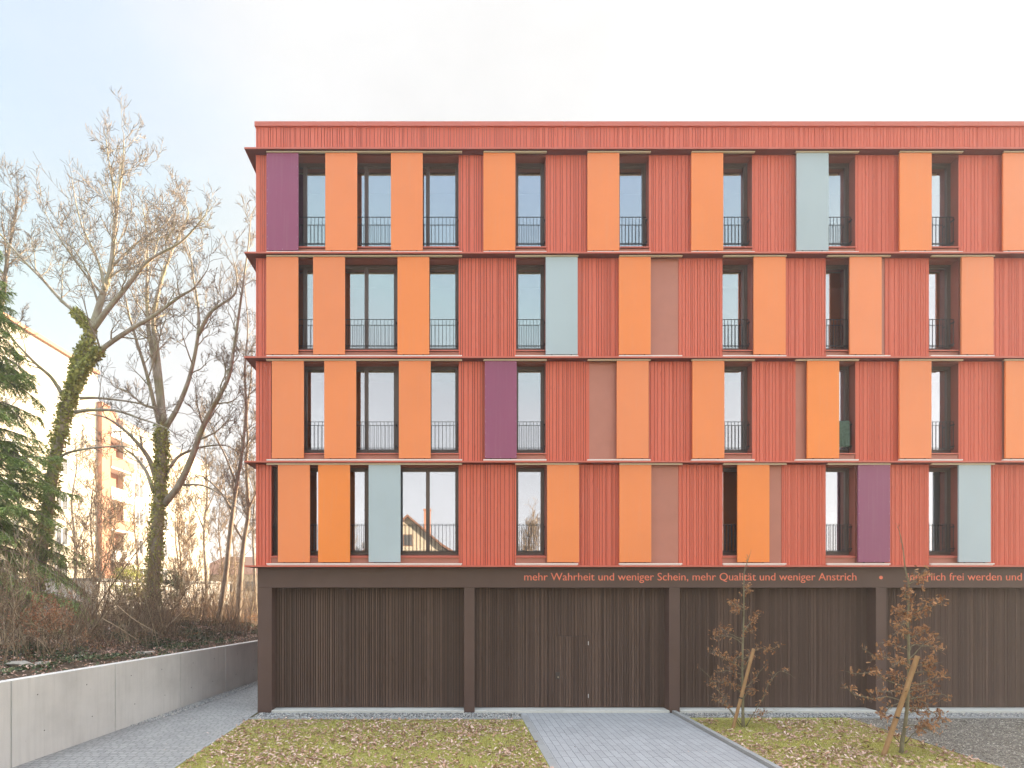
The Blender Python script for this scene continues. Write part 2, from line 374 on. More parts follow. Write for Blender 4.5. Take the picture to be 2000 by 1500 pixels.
# leaf templates (all triangles)
def leaf_template(lobes):
    out = []
    for t, w in lobes: out.append((t, w))
    v = [(0, 0, 0)]; n = len(out)
    v += [(w, t, .10 * abs(w) * 3) for t, w in out] + [(-w, t, .10 * abs(w) * 3) for t, w in out[::-1]]
    v[0] = (0, .5, -.03)
    f = [(0, i, i + 1) for i in range(1, len(v) - 1)] + [(0, len(v) - 1, 1)]
    return v, f
OAK = leaf_template([(0, .03), (.2, .14), (.3, .08), (.48, .26), (.58, .13), (.78, .24), (.98, .06)])
SIMPLE = leaf_template([(0, .03), (.35, .36), (.7, .26), (1, .02)])
BLADE = ([(-.06, 0, 0), (.06, 0, 0), (0, .15, 1)], [(0, 1, 2)])
g = (1 + 5 ** .5) / 2
PEB = ([(1, 0, 0), (-1, 0, 0), (0, 1, 0), (0, -1, 0), (0, 0, .7), (0, 0, -.7), (.7, .7, .25), (-.65, .7, -.1), (.6, -.7, .1), (-.7, -.6, .2)],
       [(4, 0, 6), (4, 6, 2), (4, 2, 7), (4, 7, 1), (4, 1, 9), (4, 9, 3), (4, 3, 8), (4, 8, 0), (5, 6, 0), (5, 2, 6), (5, 7, 2), (5, 1, 7), (5, 9, 1), (5, 3, 9), (5, 8, 3), (5, 0, 8)])

# ------------------------------------------------------------------ ground and paving
XL, XR = -5.625, 22.0              # the red building's left and right corners
def wall_x(d): return -8.9 + .143 * (d - 10.4)      # foot line of the retaining wall
def wall_top(d): return 1.78 - .021 * (d - 10.2)
mb = MB(); mb.v = [(-400, -400, -.03), (400, -400, -.03), (400, 600, -.03), (-400, 600, -.03)]; mb.face((0, 1, 2, 3))
tag(mb.build('ground', M['ground']), kind='structure')
def sheet(name, x0, x1, y0, y1, z, mat):
    b = MB(); b.v = [(x0, y0, z), (x1, y0, z), (x1, y1, z), (x0, y1, z)]; b.face((0, 1, 2, 3))
    return tag(b.build(name, mat), kind='structure')
sheet('lawn', -5.56, 2.08, -13, -.75, 0, M['turf'])
sheet('lawn', 6.68, 11.29, -13, -.53, 0, M['turf'])
sheet('gravel_bed', -5.56, 2.08, -.66, .3, -.005, M['gravel_ground'])
sheet('gravel_bed', 6.68, 22, -.53, .3, -.005, M['gravel_ground'])
sheet('gravel_yard', 11.32, 30, -13, -.62, 0, M['gravel_ground'])
sheet('driveway', 2.1, 6.54, -13, -.01, .004, M['drive'])
mb = MB()
mb.v = [(wall_x(1) - .1, -14, .0), (-5.62, -14, .0), (-5.62, 16, .0), (wall_x(31) - .1, 16, .0)]; mb.face((0, 1, 2, 3))
tag(mb.build('path', M['path']), kind='structure')

def kerb(name, pieces, label, bev=.006, cat='kerb'):
    b = MB()
    for p in pieces: b.box(*p)
    return tag(b.build(name, M['kerb'], bevel=bev), label, cat)
def run(a0, a1, step, f, gap=.006):
    out = []; a = a0
    while a < a1 - .01:
        e = min(a + step, a1); out.append(f(a, e - gap)); a = e
    return out
kerb('kerb', run(-5.56, 2.08, 1.0, lambda a, b: (a, b, -.75, -.66, -.1, .035)), 'low grey concrete kerb between the left lawn and the pebble strip')
kerb('kerb', run(-13, -.02, 1.0, lambda a, b: (6.55, 6.67, a, b, -.1, .085)), 'raised concrete kerb along the right side of the driveway')
kerb('kerb', run(11.32, 22, 1.0, lambda a, b: (a, b, -.62, -.53, -.1, .03)), 'pale kerb between the gravel yard and the pebble strip')
kerb('kerb', run(-13, -.66, 1.0, lambda a, b: (-5.615, -5.565, a, b, -.1, .012)), 'thin edging strip between the left path and the lawn', 0)
kerb('kerb', run(-13, -.62, 2.0, lambda a, b: (11.292, 11.318, a, b, -.1, .028)), 'thin metal edging strip between the right lawn and the gravel yard', 0)
kerb('kerb', run(-13, -.3, 1.0, lambda a, b: (2.082, 2.27, a, b, -.1, .010)), 'flat border stones along the left side of the driveway', 0)

rng = np.random.default_rng(5)
# pebble strip, grit of the yard
def pebbles(name, x0, x1, y0, y1, n, s0, s1, z, mat, f=None):
    P = np.stack([rng.uniform(x0, x1, n), rng.uniform(y0, y1, n), np.full(n, z)], 1)
    if f is not None: P = f(P)
    n = len(P); S = rng.uniform(s0, s1, n)[:, None] * np.stack([rng.uniform(.8, 1.3, n), rng.uniform(.8, 1.2, n), rng.uniform(.6, .9, n)], 1)
    return tag(scatter(name, *PEB, P, rots(rng, n, .6), S, mat), kind='stuff')
o = pebbles('gravel', -5.5, 2.06, -.65, .02, 4500, .013, .028, .004, M['pebble']); o['label'] = 'grey pebbles in the strip at the foot of the building'
o = pebbles('gravel', 6.72, 20, -.52, .02, 7000, .013, .028, .004, M['pebble']); o['label'] = 'grey pebbles right of the driveway along the building'
def near(P):
    k = rng.uniform(0, 1, len(P)) < np.clip(1.25 - (P[:, 0] - 11.3) / 14, .25, 1); return P[k]
o = pebbles('gravel', 11.34, 21, -5.4, -.64, 30000, .008, .020, .002, M['grit'], near); o['label'] = 'grey brown grit of the yard on the right'
def wallgravel(P):
    # runs along the foot of the retaining wall
    d = P[:, 1] + 15; P[:, 0] = wall_x(d) + .02 + P[:, 0] * np.minimum(.36, (d - 13.5) * .25); return P[d > 13.6]
o = pebbles('gravel', 0, 1, -1.4, 9, 4200, .014, .030, .008, M['pebble'], wallgravel); o['label'] = 'pebbles along the foot of the concrete wall'

def fbm(x, y, s, seed=0):
    return mnoise.fractal(Vector((x * s, y * s, seed)), .6, 2.0, 4)
# lawn: grass and fallen leaves
def lawn_pts(n, keep):
    out = []
    A = rng.uniform(0, 1, (n, 4))
    for a in A:
        if a[2] < .62: x = -5.54 + a[0] * 7.6
        else: x = 6.7 + a[0] * 4.57
        y = -6.4 + a[1] * 5.62
        if y > -.77 and x < 3: continue
        if keep(x, y) > a[3]: out.append((x, y))
    return np.array(out)
Pg = lawn_pts(190000, lambda x, y: .92)
n = len(Pg); P3 = np.c_[Pg, np.zeros(n)]
S = np.stack([rng.uniform(.03, .06, n)] * 3, 1) * np.stack([rng.uniform(.9, 1.6, n), np.ones(n) * 2, rng.uniform(.45, 1.0, n)], 1)
tag(scatter('grass', *BLADE, P3, rots(rng, n, .35), S, M['grass']), 'short yellow green winter grass', kind='stuff')
def leafkeep(x, y):
    v = fbm(x, y, .9, 3) + .35 * fbm(x, y, 3.5, 9)
    k = .60 + .75 * v
    if math.hypot(x - 7.9, y + 1.4) < .75: k *= .12
    if math.hypot(x - 10.15, y + 3.55) < .6: k *= .12
    return k
Pl = lawn_pts(25000, leafkeep); n = len(Pl)
P3 = np.c_[Pl, rng.uniform(.008, .035, n)]
tag(scatter('fallen_leaves', *OAK, P3, rots(rng, n, .38), rng.uniform(.055, .105, n)[:, None], M['leaf_litter']), 'pale brown fallen oak leaves strewn on the lawn', kind='stuff')
# a few stray leaves on the paving
n = 90
P3 = np.c_[rng.uniform(-7.2, 7, n), rng.uniform(-5, -.3, n), np.full(n, .016)]
P3 = P3[((P3[:, 0] < -5.7) | ((P3[:, 0] > 2.3) & (P3[:, 0] < 6.5)))]; P3 = P3[::3]; n = len(P3)
tag(scatter('fallen_leaves', *OAK, P3, rots(rng, n, .25), rng.uniform(.04, .08, n)[:, None], M['leaf_litter']), 'stray brown leaves on the paving', kind='stuff')

# ------------------------------------------------------------------ retaining wall
rw = empty('retaining_wall', 'long grey cast concrete retaining wall beside the left path', 'wall')
ds = [2.6, 5.2, 7.8, 10.43, 13.1, 15.6, 18.0, 20.6, 23.2, 25.8, 28.4]
for a, b_ in zip(ds[:-1], ds[1:]):
    mb = MB(); e = .024
    i = 0
    d0, d1 = a + e / 2, b_ - e / 2
    x0, x1, t0, t1 = wall_x(d0), wall_x(d1), wall_top(d0), wall_top(d1)
    mb.v = [(x0, d0 - 15, -.1), (x1, d1 - 15, -.1), (x1, d1 - 15, t1), (x0, d0 - 15, t0),
            (x0 - .25, d0 - 15, -.1), (x1 - .25, d1 - 15, -.1), (x1 - .25, d1 - 15, t1), (x0 - .25, d0 - 15, t0)]
    for f in ((0, 1, 2, 3), (5, 4, 7, 6), (3, 2, 6, 7), (0, 3, 7, 4), (1, 5, 6, 2)): mb.face(f)
    mb.cur = 1
    for fr in (.25, .72):
        for hh in (.32, .78):
            dd = d0 + (d1 - d0) * (fr + .04 * math.sin(a * 7 + hh * 9)); hx = wall_x(dd); hz_ = wall_top(dd) * hh; sz = .013
            mb.box(hx - .002, hx + .0035, dd - 15 - sz, dd - 15 + sz, hz_ - sz, hz_ + sz)
    mb.build('wall_panel', [M['concrete'], M['gasket']], rw, bevel=.012)
mb = MB()
for d in ds[1:-1]:
    x = wall_x(d) - .035; y = d - 15
    mb.box(x - .18, x + .0, y - .013, y + .013, -.05, wall_top(d) - .02)
mb.build('joint_filler', M['gasket'], rw)

# ------------------------------------------------------------------ bank behind the wall
def bank_z(x, y):
    d = y + 15; s = wall_x(d) - x
    t = max(0, min(1, (s - .3) / 5.5)); t = t * t * (3 - 2 * t)
    z = wall_top(max(2, min(31, d))) - .08 + .72 * t
    z += .10 * fbm(x, y, .5, 1) * min(1, max(0, s - .2)) + .03 * fbm(x, y, 2.5, 2) * min(1, max(0, s * 2))
    z += max(0, .06 - abs(s - .9) * .1) * 1.5
    return z
mb = MB(); us = [.2, .35, .5, .75, 1, 1.3, 1.7, 2.1, 2.6, 3.2, 4, 5, 6.2, 8, 10, 13, 18, 26, 40, 70, 140]
vs = [2, 5, 7, 8, 9, 9.5, 10, 10.5, 11, 11.5, 12, 12.5, 13, 13.5, 14, 14.5, 15, 15.5, 16, 16.5, 17, 18, 19, 20, 21, 22, 23, 24, 26, 28, 31, 36, 45, 60, 90, 160, 300]
for d in vs:
    for u in us:
        x = wall_x(min(d, 60)) - u; mb.v.append((x, d - 15, bank_z(wall_x(d) - u, d - 15) if d < 60 else 2.35))
nu = len(us)
for j in range(len(vs) - 1):
    for i in range(nu - 1):
        a = j * nu + i; mb.face((a, a + nu, a + nu + 1, a + 1))
tag(mb.build('bank', M['soil'], smooth=True), kind='structure')
# litter and ivy on the bank
def bank_scatter(name, n, tmpl, s0, s1, mat, keep, label, tilt=.5, umax=9, dmin=9.2, dmax=26, lift=.02):
    P = []
    while len(P) < n:
        u = .28 + (rng.uniform() ** 1.4) * umax; d = rng.uniform(dmin, dmax)
        x = wall_x(d) - u; y = d - 15
        if keep(x, y, u) > rng.uniform(): P.append((x, y, bank_z(x, y) + lift + rng.uniform(0, .05)))
    P = np.array(P)
    return tag(scatter(name, *tmpl, P, rots(rng, n, tilt), rng.uniform(s0, s1, n)[:, None], mat), label, kind='stuff')
bank_scatter('ground_ivy', 16000, SIMPLE, .04, .085, M['ivy_ground'], lambda x, y, u: (1 if fbm(x, y, .55, 7) + .3 * fbm(x, y, 2, 5) > .03 else .04) * (1 if u > .75 else .12), 'dark green ivy patches creeping over the bank', .6, 7, lift=.04)
bank_scatter('leaf_litter', 15000, OAK, .04, .09, M['leaf_litter'], lambda x, y, u: .25 + .6 * (fbm(x, y, .7, 17) > 0) * (u > 1), 'brown dead leaves lying on the bank', .5, 9)

# ------------------------------------------------------------------ the red building
B = empty('apartment_building', 'red timber clad apartment building with orange sliding shutters above a dark brown base', 'apartment building')
FZ = [4.32 + 3.022 * k for k in range(5)]         # tops of the five ledges
WL0, WW, PITCH = 1.995, .87, 3.0225
KS = range(0, 7)
prng = random.Random(11)
def boards(mb, a0, a1, z0, z1, plane, axis='x', side=-1, widths=(.045, .06, .075, .09, .105, .13), gap=.013, th=.02, rnd=None):
    rnd = rnd or prng; a = a0
    while a < a1 - .005:
        w = rnd.choice(widths); e = min(a + w, a1)
        if a1 - e < .03: e = a1
        p = plane + side * rnd.uniform(0, .005)
        lo, hi = (p, plane - side * th) if side < 0 else (plane - side * th, p)
        if axis == 'x': mb.box(a, e - (gap if e < a1 else 0), min(lo, hi), max(lo, hi), z0, z1, 'k')
        else: mb.box(min(lo, hi), max(lo, hi), a, e - gap, z0, z1)
        a = e
# core, floors, rooms
mb = MB()
mb.box(XL + .03, XR, 1.5, 13, 0, 17.1)
for z in FZ: mb.box(XL + .03, XR, .1, 1.5, z - .05, z + .2, 'k')
mb.box(XL + .03, XL + .3, .1, 1.5, 0, 17.1, 'k'); mb.box(XR - .3, XR, .1, 1.5, 0, 17.1, 'k')
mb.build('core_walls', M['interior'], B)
# party walls between the rooms
mb = MB()
for f in range(4):
    for x in [.9] + [WL0 - 1.1 + PITCH * k for k in KS if k]:
        mb.box(x, x + .15, .32, 1.5, FZ[f] + .2, FZ[f + 1] - .05, 'k')
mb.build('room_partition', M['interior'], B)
SOLID = {}
for f in range(4):
    z0, z1 = FZ[f], FZ[f + 1] - .05
    solid = [(XL, -5.175)]; left = .315
    panels = []
    for k in KS:
        wl_, wr_ = WL0 + PITCH * k, WL0 + PITCH * k + WW
        if f % 2 == 1: a, b_ = wl_ - .88, wr_; panels.append((wl_ - .88, wl_))
        else: a, b_ = wl_, wr_ + .87; panels.append((wr_, wr_ + .87))
        solid.append((left, a)); left = b_
    solid.append((left, XR))
    for a, b_ in solid:
        mb = MB(); boards(mb, a, b_, z0 + .010, z1 - .012, 0, 'x', -1); mb.build('cladding', M['red_boards'], B)
        bk = MB(); bk.box(a + .002, b_ - .002, .022, .30, z0 + .009, z1 - .009); bk.build('wall', M['dark_red'], B)
    for a, b_ in panels:
        q = MB(); q.box(a + .004, b_ - .004, .012, .30, z0 + .010, z1 - .010)
        # fixings
        q.cur = 1
        for zz in np.linspace(z0 + .25, z1 - .25, 5):
            for xx in (a + .06, (a + b_) / 2, b_ - .06): q.box(xx - .005, xx + .005, .009, .013, zz - .005, zz + .005)
        q.build('wall_panel', [M['red_panel'], M['reveal']], B)
# parapet
mb = MB(); boards(mb, XL, XR, FZ[4], 17.17, 0, 'x', -1); mb.build('parapet', M['red_boards'], B)
mb = MB(); mb.box(XL + .01, XR, .02, .3, FZ[4], 17.16); mb.box(XL + .01, XL + .3, .3, 13, FZ[4], 17.16); mb.box(XL + .3, XR, .3, 13, 16.9, 17.1); mb.build('roof', M['reveal'], B)
mb = MB(); x = XL - .03
while x < XR:
    e = min(x + 3.02, XR); mb.box(x, e - .004, -.045, .32, 17.165, 17.30); x = e
mb.box(XL - .03, XL + .29, .32, 13, 17.165, 17.30)
mb.build('roof_cap', M['red_metal'], B, bevel=.004)
# side cladding (left flank)
mb = MB()
for f in range(4): boards(mb, 0.005, 13, FZ[f], FZ[f + 1] - .05, XL, 'y', -1)
boards(mb, 0.005, 13, FZ[4], 17.16, XL, 'y', -1)
mb.build('side_cladding', M['red_boards'], B)
# ledges
for z in FZ:
    mb = MB(); mb.prism([(-.20, z - .045), (-.20, z), (.0, z + .008), (.02, z + .008), (.02, z - .045)], 'x', -5.89, XR)
    mb.prism([(-5.89, z - .045), (-5.89, z), (XL - .012, z + .008), (XL - .012, z - .045)], 'y', .021, 13)
    o = mb.build('ledge', M['red_metal'], B)
    sf = MB(); sf.box(-5.875, XR, -.188, -.0005, z - .053, z - .0455); sf.box(-5.875, XL - .03, .0, 13, z - .053, z - .0455); sf.build('soffit_shade', M['soffit_shade'], o)  # added dark sheet, paints the shade under each ledge
# windows
def window(x0, x1, f, double, reveal):
    z = FZ[f]; zb, zt = z + .33, z + 2.91
    w = MB(); Y0, Y1 = .23, .30
    fw = .045
    w.box(x0, x0 + fw, Y0, Y1, zb, zt); w.box(x1 - fw, x1, Y0, Y1, zb, zt)
    w.box(x0 + fw, x1 - fw, Y0, Y1, zt - fw, zt); w.box(x0 + fw, x1 - fw, Y0, Y1, zb, zb + fw)
    xs = [(x0 + fw, x1 - fw)]
    if double: c = (x0 + x1) / 2; xs = [(x0 + fw, c - .002), (c + .002, x1 - fw)]
    cw = .055; panes = []
    for a, b_ in xs:
        w.box(a, a + cw, Y0 + .02, Y1 + .02, zb + fw, zt - fw); w.box(b_ - cw, b_, Y0 + .02, Y1 + .02, zb + fw, zt - fw)
        w.box(a + cw, b_ - cw, Y0 + .02, Y1 + .02, zb + fw, zb + fw + .065); w.box(a + cw, b_ - cw, Y0 + .02, Y1 + .02, zt - fw - cw, zt - fw)
        panes.append((a + cw, b_ - cw))
    o = w.build('window', M['frame'], B)
    for a, b_ in panes:
        p = MB(); p.box(a - .004, b_ + .004, .283, .293, zb + fw + .062, zt - fw - cw + .004); p.build('pane', M['glass'], o)
    s = MB(); s.prism([(-.035, z + .232), (-.035, z + .262), (.0, z + .275), (.228, z + .325), (.228, z + .29), (-.02, z + .245), (-.02, z + .232)], 'x', x0 - .01, x1 + .01)
    s.build('sill', M['red_metal'], o)
    s = MB(); s.box(x0 + .001, x1 - .001, .014, .05, z + .01, z + .23); s.build('apron', M['red_panel'], o)
    if reveal:
        r = MB(); r.box(reveal[0], reveal[1], .001, .32, zt, z + 2.967)
        if 'l' in reveal[2]: r.box(reveal[0] - .012, reveal[0] + .004, .0, .32, z + .01, zt)
        if 'r' in reveal[2]: r.box(reveal[1] - .004, reveal[1] + .012, .0, .32, z + .01, zt)
        r.build('reveal', M['reveal'], o)
    # railing
    g_ = MB(); a, b_ = x0 + .02, x1 - .035; yr = .12; z0, z1 = z + .415, z + 1.235
    for zz in (z0, z1 - .012, z0 + .035): g_.box(a, b_, yr - .012, yr + .012, zz, zz + .010)
    nb = max(3, round((b_ - a) / .108)); 
    for i in range(nb + 1):
        xx = a + (b_ - a) * i / nb; g_.box(xx - .006, xx + .006, yr - .006, yr + .006, z0 + .01, z1 - .012)
    for xx in (a, b_):
        for zz in (z0 + .08, z1 - .1): g_.box(xx - (.02 if xx == a else -.005), xx + (.035 if xx == b_ else -.005), yr - .008, yr + .10, zz, zz + .03)
    g_.build('railing', M['dark_metal'], o)
    return o
WB = [-5.175, -3.345, -1.515, .315]
for f in range(4):
    for i in range(3): window(WB[i], WB[i + 1], f, True, (-5.175, .315, 'lr') if i == 1 else None)
    for k in KS:
        a = WL0 + PITCH * k; window(a, a + WW, f, False, (a, a + WW, 'lr'))
# guide rails
def guide(x0, x1, f):
    z = FZ[f]
    t = MB(); t.box(x0, x1, -.145, -.095, z + 2.925, z + 2.958); t.box(x0 + .03, x1 - .03, -.13, -.11, z + 2.958, z + 2.970); t.build('guide_rail', M['rail_metal'], B)
    b_ = MB(); b_.box(x0, x1, -.13, -.07, z + .028, z + .062); b_.box(x0 + .02, x1 - .02, -.11, -.09, z + .0, z + .028); b_.build('guide_rail', M['rail_white'], B)
for f in range(4):
    guide(pxx(520.5, 14.88), pxx(902.5, 14.88), f)
    for k in KS:
        a = WL0 + PITCH * k
        if f % 2 == 1: guide(a - .965, a + WW, f)
        else: guide(a - .045, a + WW + .92, f)
# shutters
def shutter(xl, f, colour):
    z = FZ[f]; z0, z1 = z + .094, z + 2.921; w = .925
    s = MB(); s.box(xl, xl + w, -.12, -.078, z0, z1)
    s.cur = 1
    for xx in (xl + .022, xl + w - .022):
        for i in range(9):
            zz = z0 + .05 + (z1 - z0 - .1) * i / 8; s.box(xx - .0045, xx + .0045, -.123, -.119, zz - .0045, zz + .0045)
    for xx in (xl + w * .5,):
        for zz in (z0 + .03, z1 - .03): s.box(xx - .0045, xx + .0045, -.123, -.119, zz - .0045, zz + .0045)
    o = s.build('shutter', [M[colour], M['screw'] if colour == 'purple' else M['screw_' + colour]], B)
    o['label'] = {'orange': 'orange sliding shutter', 'purple': 'plum coloured sliding shutter', 'blue': 'pale grey blue sliding shutter'}[colour]
    q = MB()
    for xx in (xl + .18, xl + w - .18):
        q.box(xx - .014, xx + .014, -.112, -.088, z0 - .022, z0 - .001); q.box(xx - .014, xx + .014, -.112, -.088, z1 + .001, z1 + .01)
    q.build('guide_foot', M['dark_metal'], o)
M['screw_orange'] = mat_plain('orange_screws', (.85, .42, .2), .4); M['screw_blue'] = mat_plain('blue_screws', (.6, .68, .7), .4)
SH = {3: [(520.5, 'purple'), (635.3, 'orange'), (763.5, 'orange'), (944.3, 'orange'), (1147.5, 'orange'), (1350.5, 'orange'), (1556.2, 'blue'), (1757.6, 'orange'), (1959.6, 'orange')],
      2: [(520.2, 'orange'), (611.5, 'orange'), (776.3, 'orange'), (1066, 'blue'), (1209, 'orange'), (1472.4, 'orange'), (1660, 'orange'), (1878.4, 'orange')],
      1: [(531, 'orange'), (633.3, 'orange'), (779, 'orange'), (947, 'purple'), (1204.8, 'orange'), (1352.7, 'orange'), (1577, 'orange'), (1757.2, 'orange'), (1964.3, 'orange')],
      0: [(542.8, 'orange'), (621.3, 'orange'), (720, 'blue'), (1068.8, 'orange'), (1210, 'orange'), (1440.8, 'orange'), (1676.4, 'purple'), (1873, 'blue')]}
for f, L in SH.items():
    for x, c in L: shutter(pxx(x, 14.88), f, c)
    for k in (5, 6):
        a = WL0 + PITCH * k
        if f % 2 == 1 and k == 5: continue
        shutter(a - .93 if f % 2 == 1 else a + WW + .0, f, 'orange')

# base storey
mb = MB(); mb.box(-5.60, XR, .05, .40, 3.672, 4.274); mb.build('beam', M['brown_paint'], B, bevel=.008)
CX = [(-5.60, -5.18), (.474, .783), (6.50, 6.815), (12.58, 12.885), (18.63, 18.94)]
for i, (a, b_) in enumerate(CX):
    mb = MB(); mb.box(a, b_, .052, .42, 0, 3.67)
    mb.build('column', M['brown_paint'], B, bevel=.008)
mb = MB(); mb.box(-5.60, -5.30, .42, 13, 0, 4.27); mb.build('side_wall', M['brown_paint'], B)
DX0, DX1, DZ = 3.245, 4.212, 2.212
for i in range(5):
    a = CX[i][1]; b_ = CX[i + 1][0] if i < 4 else XR
    mb = MB(); wd = (.04, .055, .07, .085, .10)
    if i == 1:
        boards(mb, a, DX0 - .006, .085, 3.665, .38, widths=wd, gap=.015); boards(mb, DX1 + .006, b_, .085, 3.665, .38, widths=wd, gap=.015)
        boards(mb, DX0 - .006, DX1 + .006, DZ + .012, 3.665, .38, widths=wd, gap=.015)
    else: boards(mb, a, b_, .085, 3.665, .38, widths=wd, gap=.015)
    mb.build('base_cladding', M['brown_boards'], B)
    bk = MB(); bk.box(a, b_, .402, .55, .075, 3.671); bk.build('backing_wall', M['gasket'], B)
    pl = MB(); pl.box(a + .003, b_ - .003, .0, .60, -.1, .066); pl.build('plinth', M['plinth'], B, bevel=.006)
d = MB(); boards(d, DX0, DX1, .09, DZ, .376, widths=(.04, .055, .07, .085), gap=.013)
D = d.build('door', M['brown_boards'], B)
h = MB(); h.box(3.225, 3.355, .362, .375, .93, 1.14); h.build('lock_plate', M['interior'], D, bevel=.004)
h = MB(); h.box(3.29, 3.305, .335, .362, .985, 1.0); h.box(3.29, 3.305, .325, .337, .97, 1.015); h.build('handle', M['rail_metal'], D)
for z in (1.95, .37):
    h = MB(); h.tube([(4.212, .366, z), (4.212, .366, z + .11)], .009, 8); h.build('hinge', M['steel'], D)
# lettering on the beam
def lettering(txt, x0, x1, base, cap, label):
    cu = bpy.data.curves.new('t', 'FONT'); cu.body = txt; cu.size = 1; cu.extrude = .012; cu.offset = -.002; cu.resolution_u = 4
    to = bpy.data.objects.new('t', cu); COL.objects.link(to)
    bpy.context.view_layer.update()
    dg = bpy.context.evaluated_depsgraph_get(); me = bpy.data.meshes.new_from_object(to.evaluated_get(dg))
    bpy.data.objects.remove(to)
    n = len(me.vertices); c = np.zeros(n * 3, np.float32); me.vertices.foreach_get('co', c); c = c.reshape(-1, 3)
    mn, mxx = c[:, 0].min(), c[:, 0].max()
    sx = (x1 - x0) / (mxx - mn); sy = cap * 1.14 / .70
    v = np.stack([x0 + (c[:, 0] - mn) * sx, .049 - .010 * (c[:, 2] > 0) , base + c[:, 1] * sy], 1)
    v[:, 1] = np.where(c[:, 2] > 0, .042, .0495)
    me.vertices.foreach_set('co', v.astype(np.float32).ravel()); me.materials.clear(); me.materials.append(M['letter']); me.update()
    o = bpy.data.objects.new('lettering', me); COL.objects.link(o); o.parent = B; o['label'] = label
def bz(y): return EYE + (1148 - y) * .01505
lettering('mehr Wahrheit und weniger Schein, mehr Qualität und weniger Anstrich', pxx(1024, 15.04), pxx(1673, 15.04), bz(1133.6), .198, 'orange red lettering reading mehr Wahrheit und weniger Schein')
lettering('innerlich frei werden und', pxx(1773, 15.04), pxx(1996, 15.04), bz(1133.6), .198, 'orange red lettering reading innerlich frei werden und')
mb = MB(); c = (pxx(1721, 15.04), bz(1128)); r = .052
mb.prism([(c[0] + r * math.cos(t * math.pi / 12), c[1] + r * math.sin(t * math.pi / 12)) for t in range(24)], 'y', .042, .0495)
mb.build('bullet_mark', M['letter'], B)

# towel over a railing (third floor bay, second row)
def towel():
    x0, x1 = WL0 + PITCH * 3 - .12 + .10, WL0 + PITCH * 3 + WW - .075
    zt = FZ[1] + 1.25; mb = MB(); nu, nv = 40, 26
    prof = [(.20, zt - .55)] + [(.145, zt - .1)] + [(.13, zt)] + [(.10, zt + .004)]
    rows = []
    for j in range(nv + 1):
        t = j / nv
        if t < .2: y = .155 - .01 * t; z = zt - .45 * (1 - t / .2)
        elif t < .25: y = .13; z = zt + .012
        else: y = .098 - .012 * (t - .25); z = zt - (t - .25) / .75 * .80
        row = []
        for i in range(nu + 1):
            u = i / nu; x = x0 + (x1 - x0) * u + .012 * math.sin(t * 7 + u * 3) - (.03 * t if u > .5 else 0) * (u - .5) * 2
            fold = .014 * math.sin(u * 24 + 1.5 * math.sin(t * 3)) * min(1, abs(t - .22) * 2.2) + .005 * math.sin(u * 61)
            zz = z + (.045 * u * max(0, t - .3)) + .006 * math.sin(u * 9)
            band = -.005 if .80 < t < .86 else 0
            row.append((x, y - abs(fold) + band * -1, zz))
        rows.append(row)
    for r_ in rows: mb.v += r_
    for j in range(nv):
        for i in range(nu):
            a = j * (nu + 1) + i; mb.face((a, a + 1, a + nu + 2, a + nu + 1))
    o = mb.build('towel', M['towel'], smooth=True)
    s = o.modifiers.new('thick', 'SOLIDIFY'); s.thickness = .006; s.offset = 1
    tag(o, 'dark green towel hanging over a window railing beside an orange shutter', 'towel')
towel()

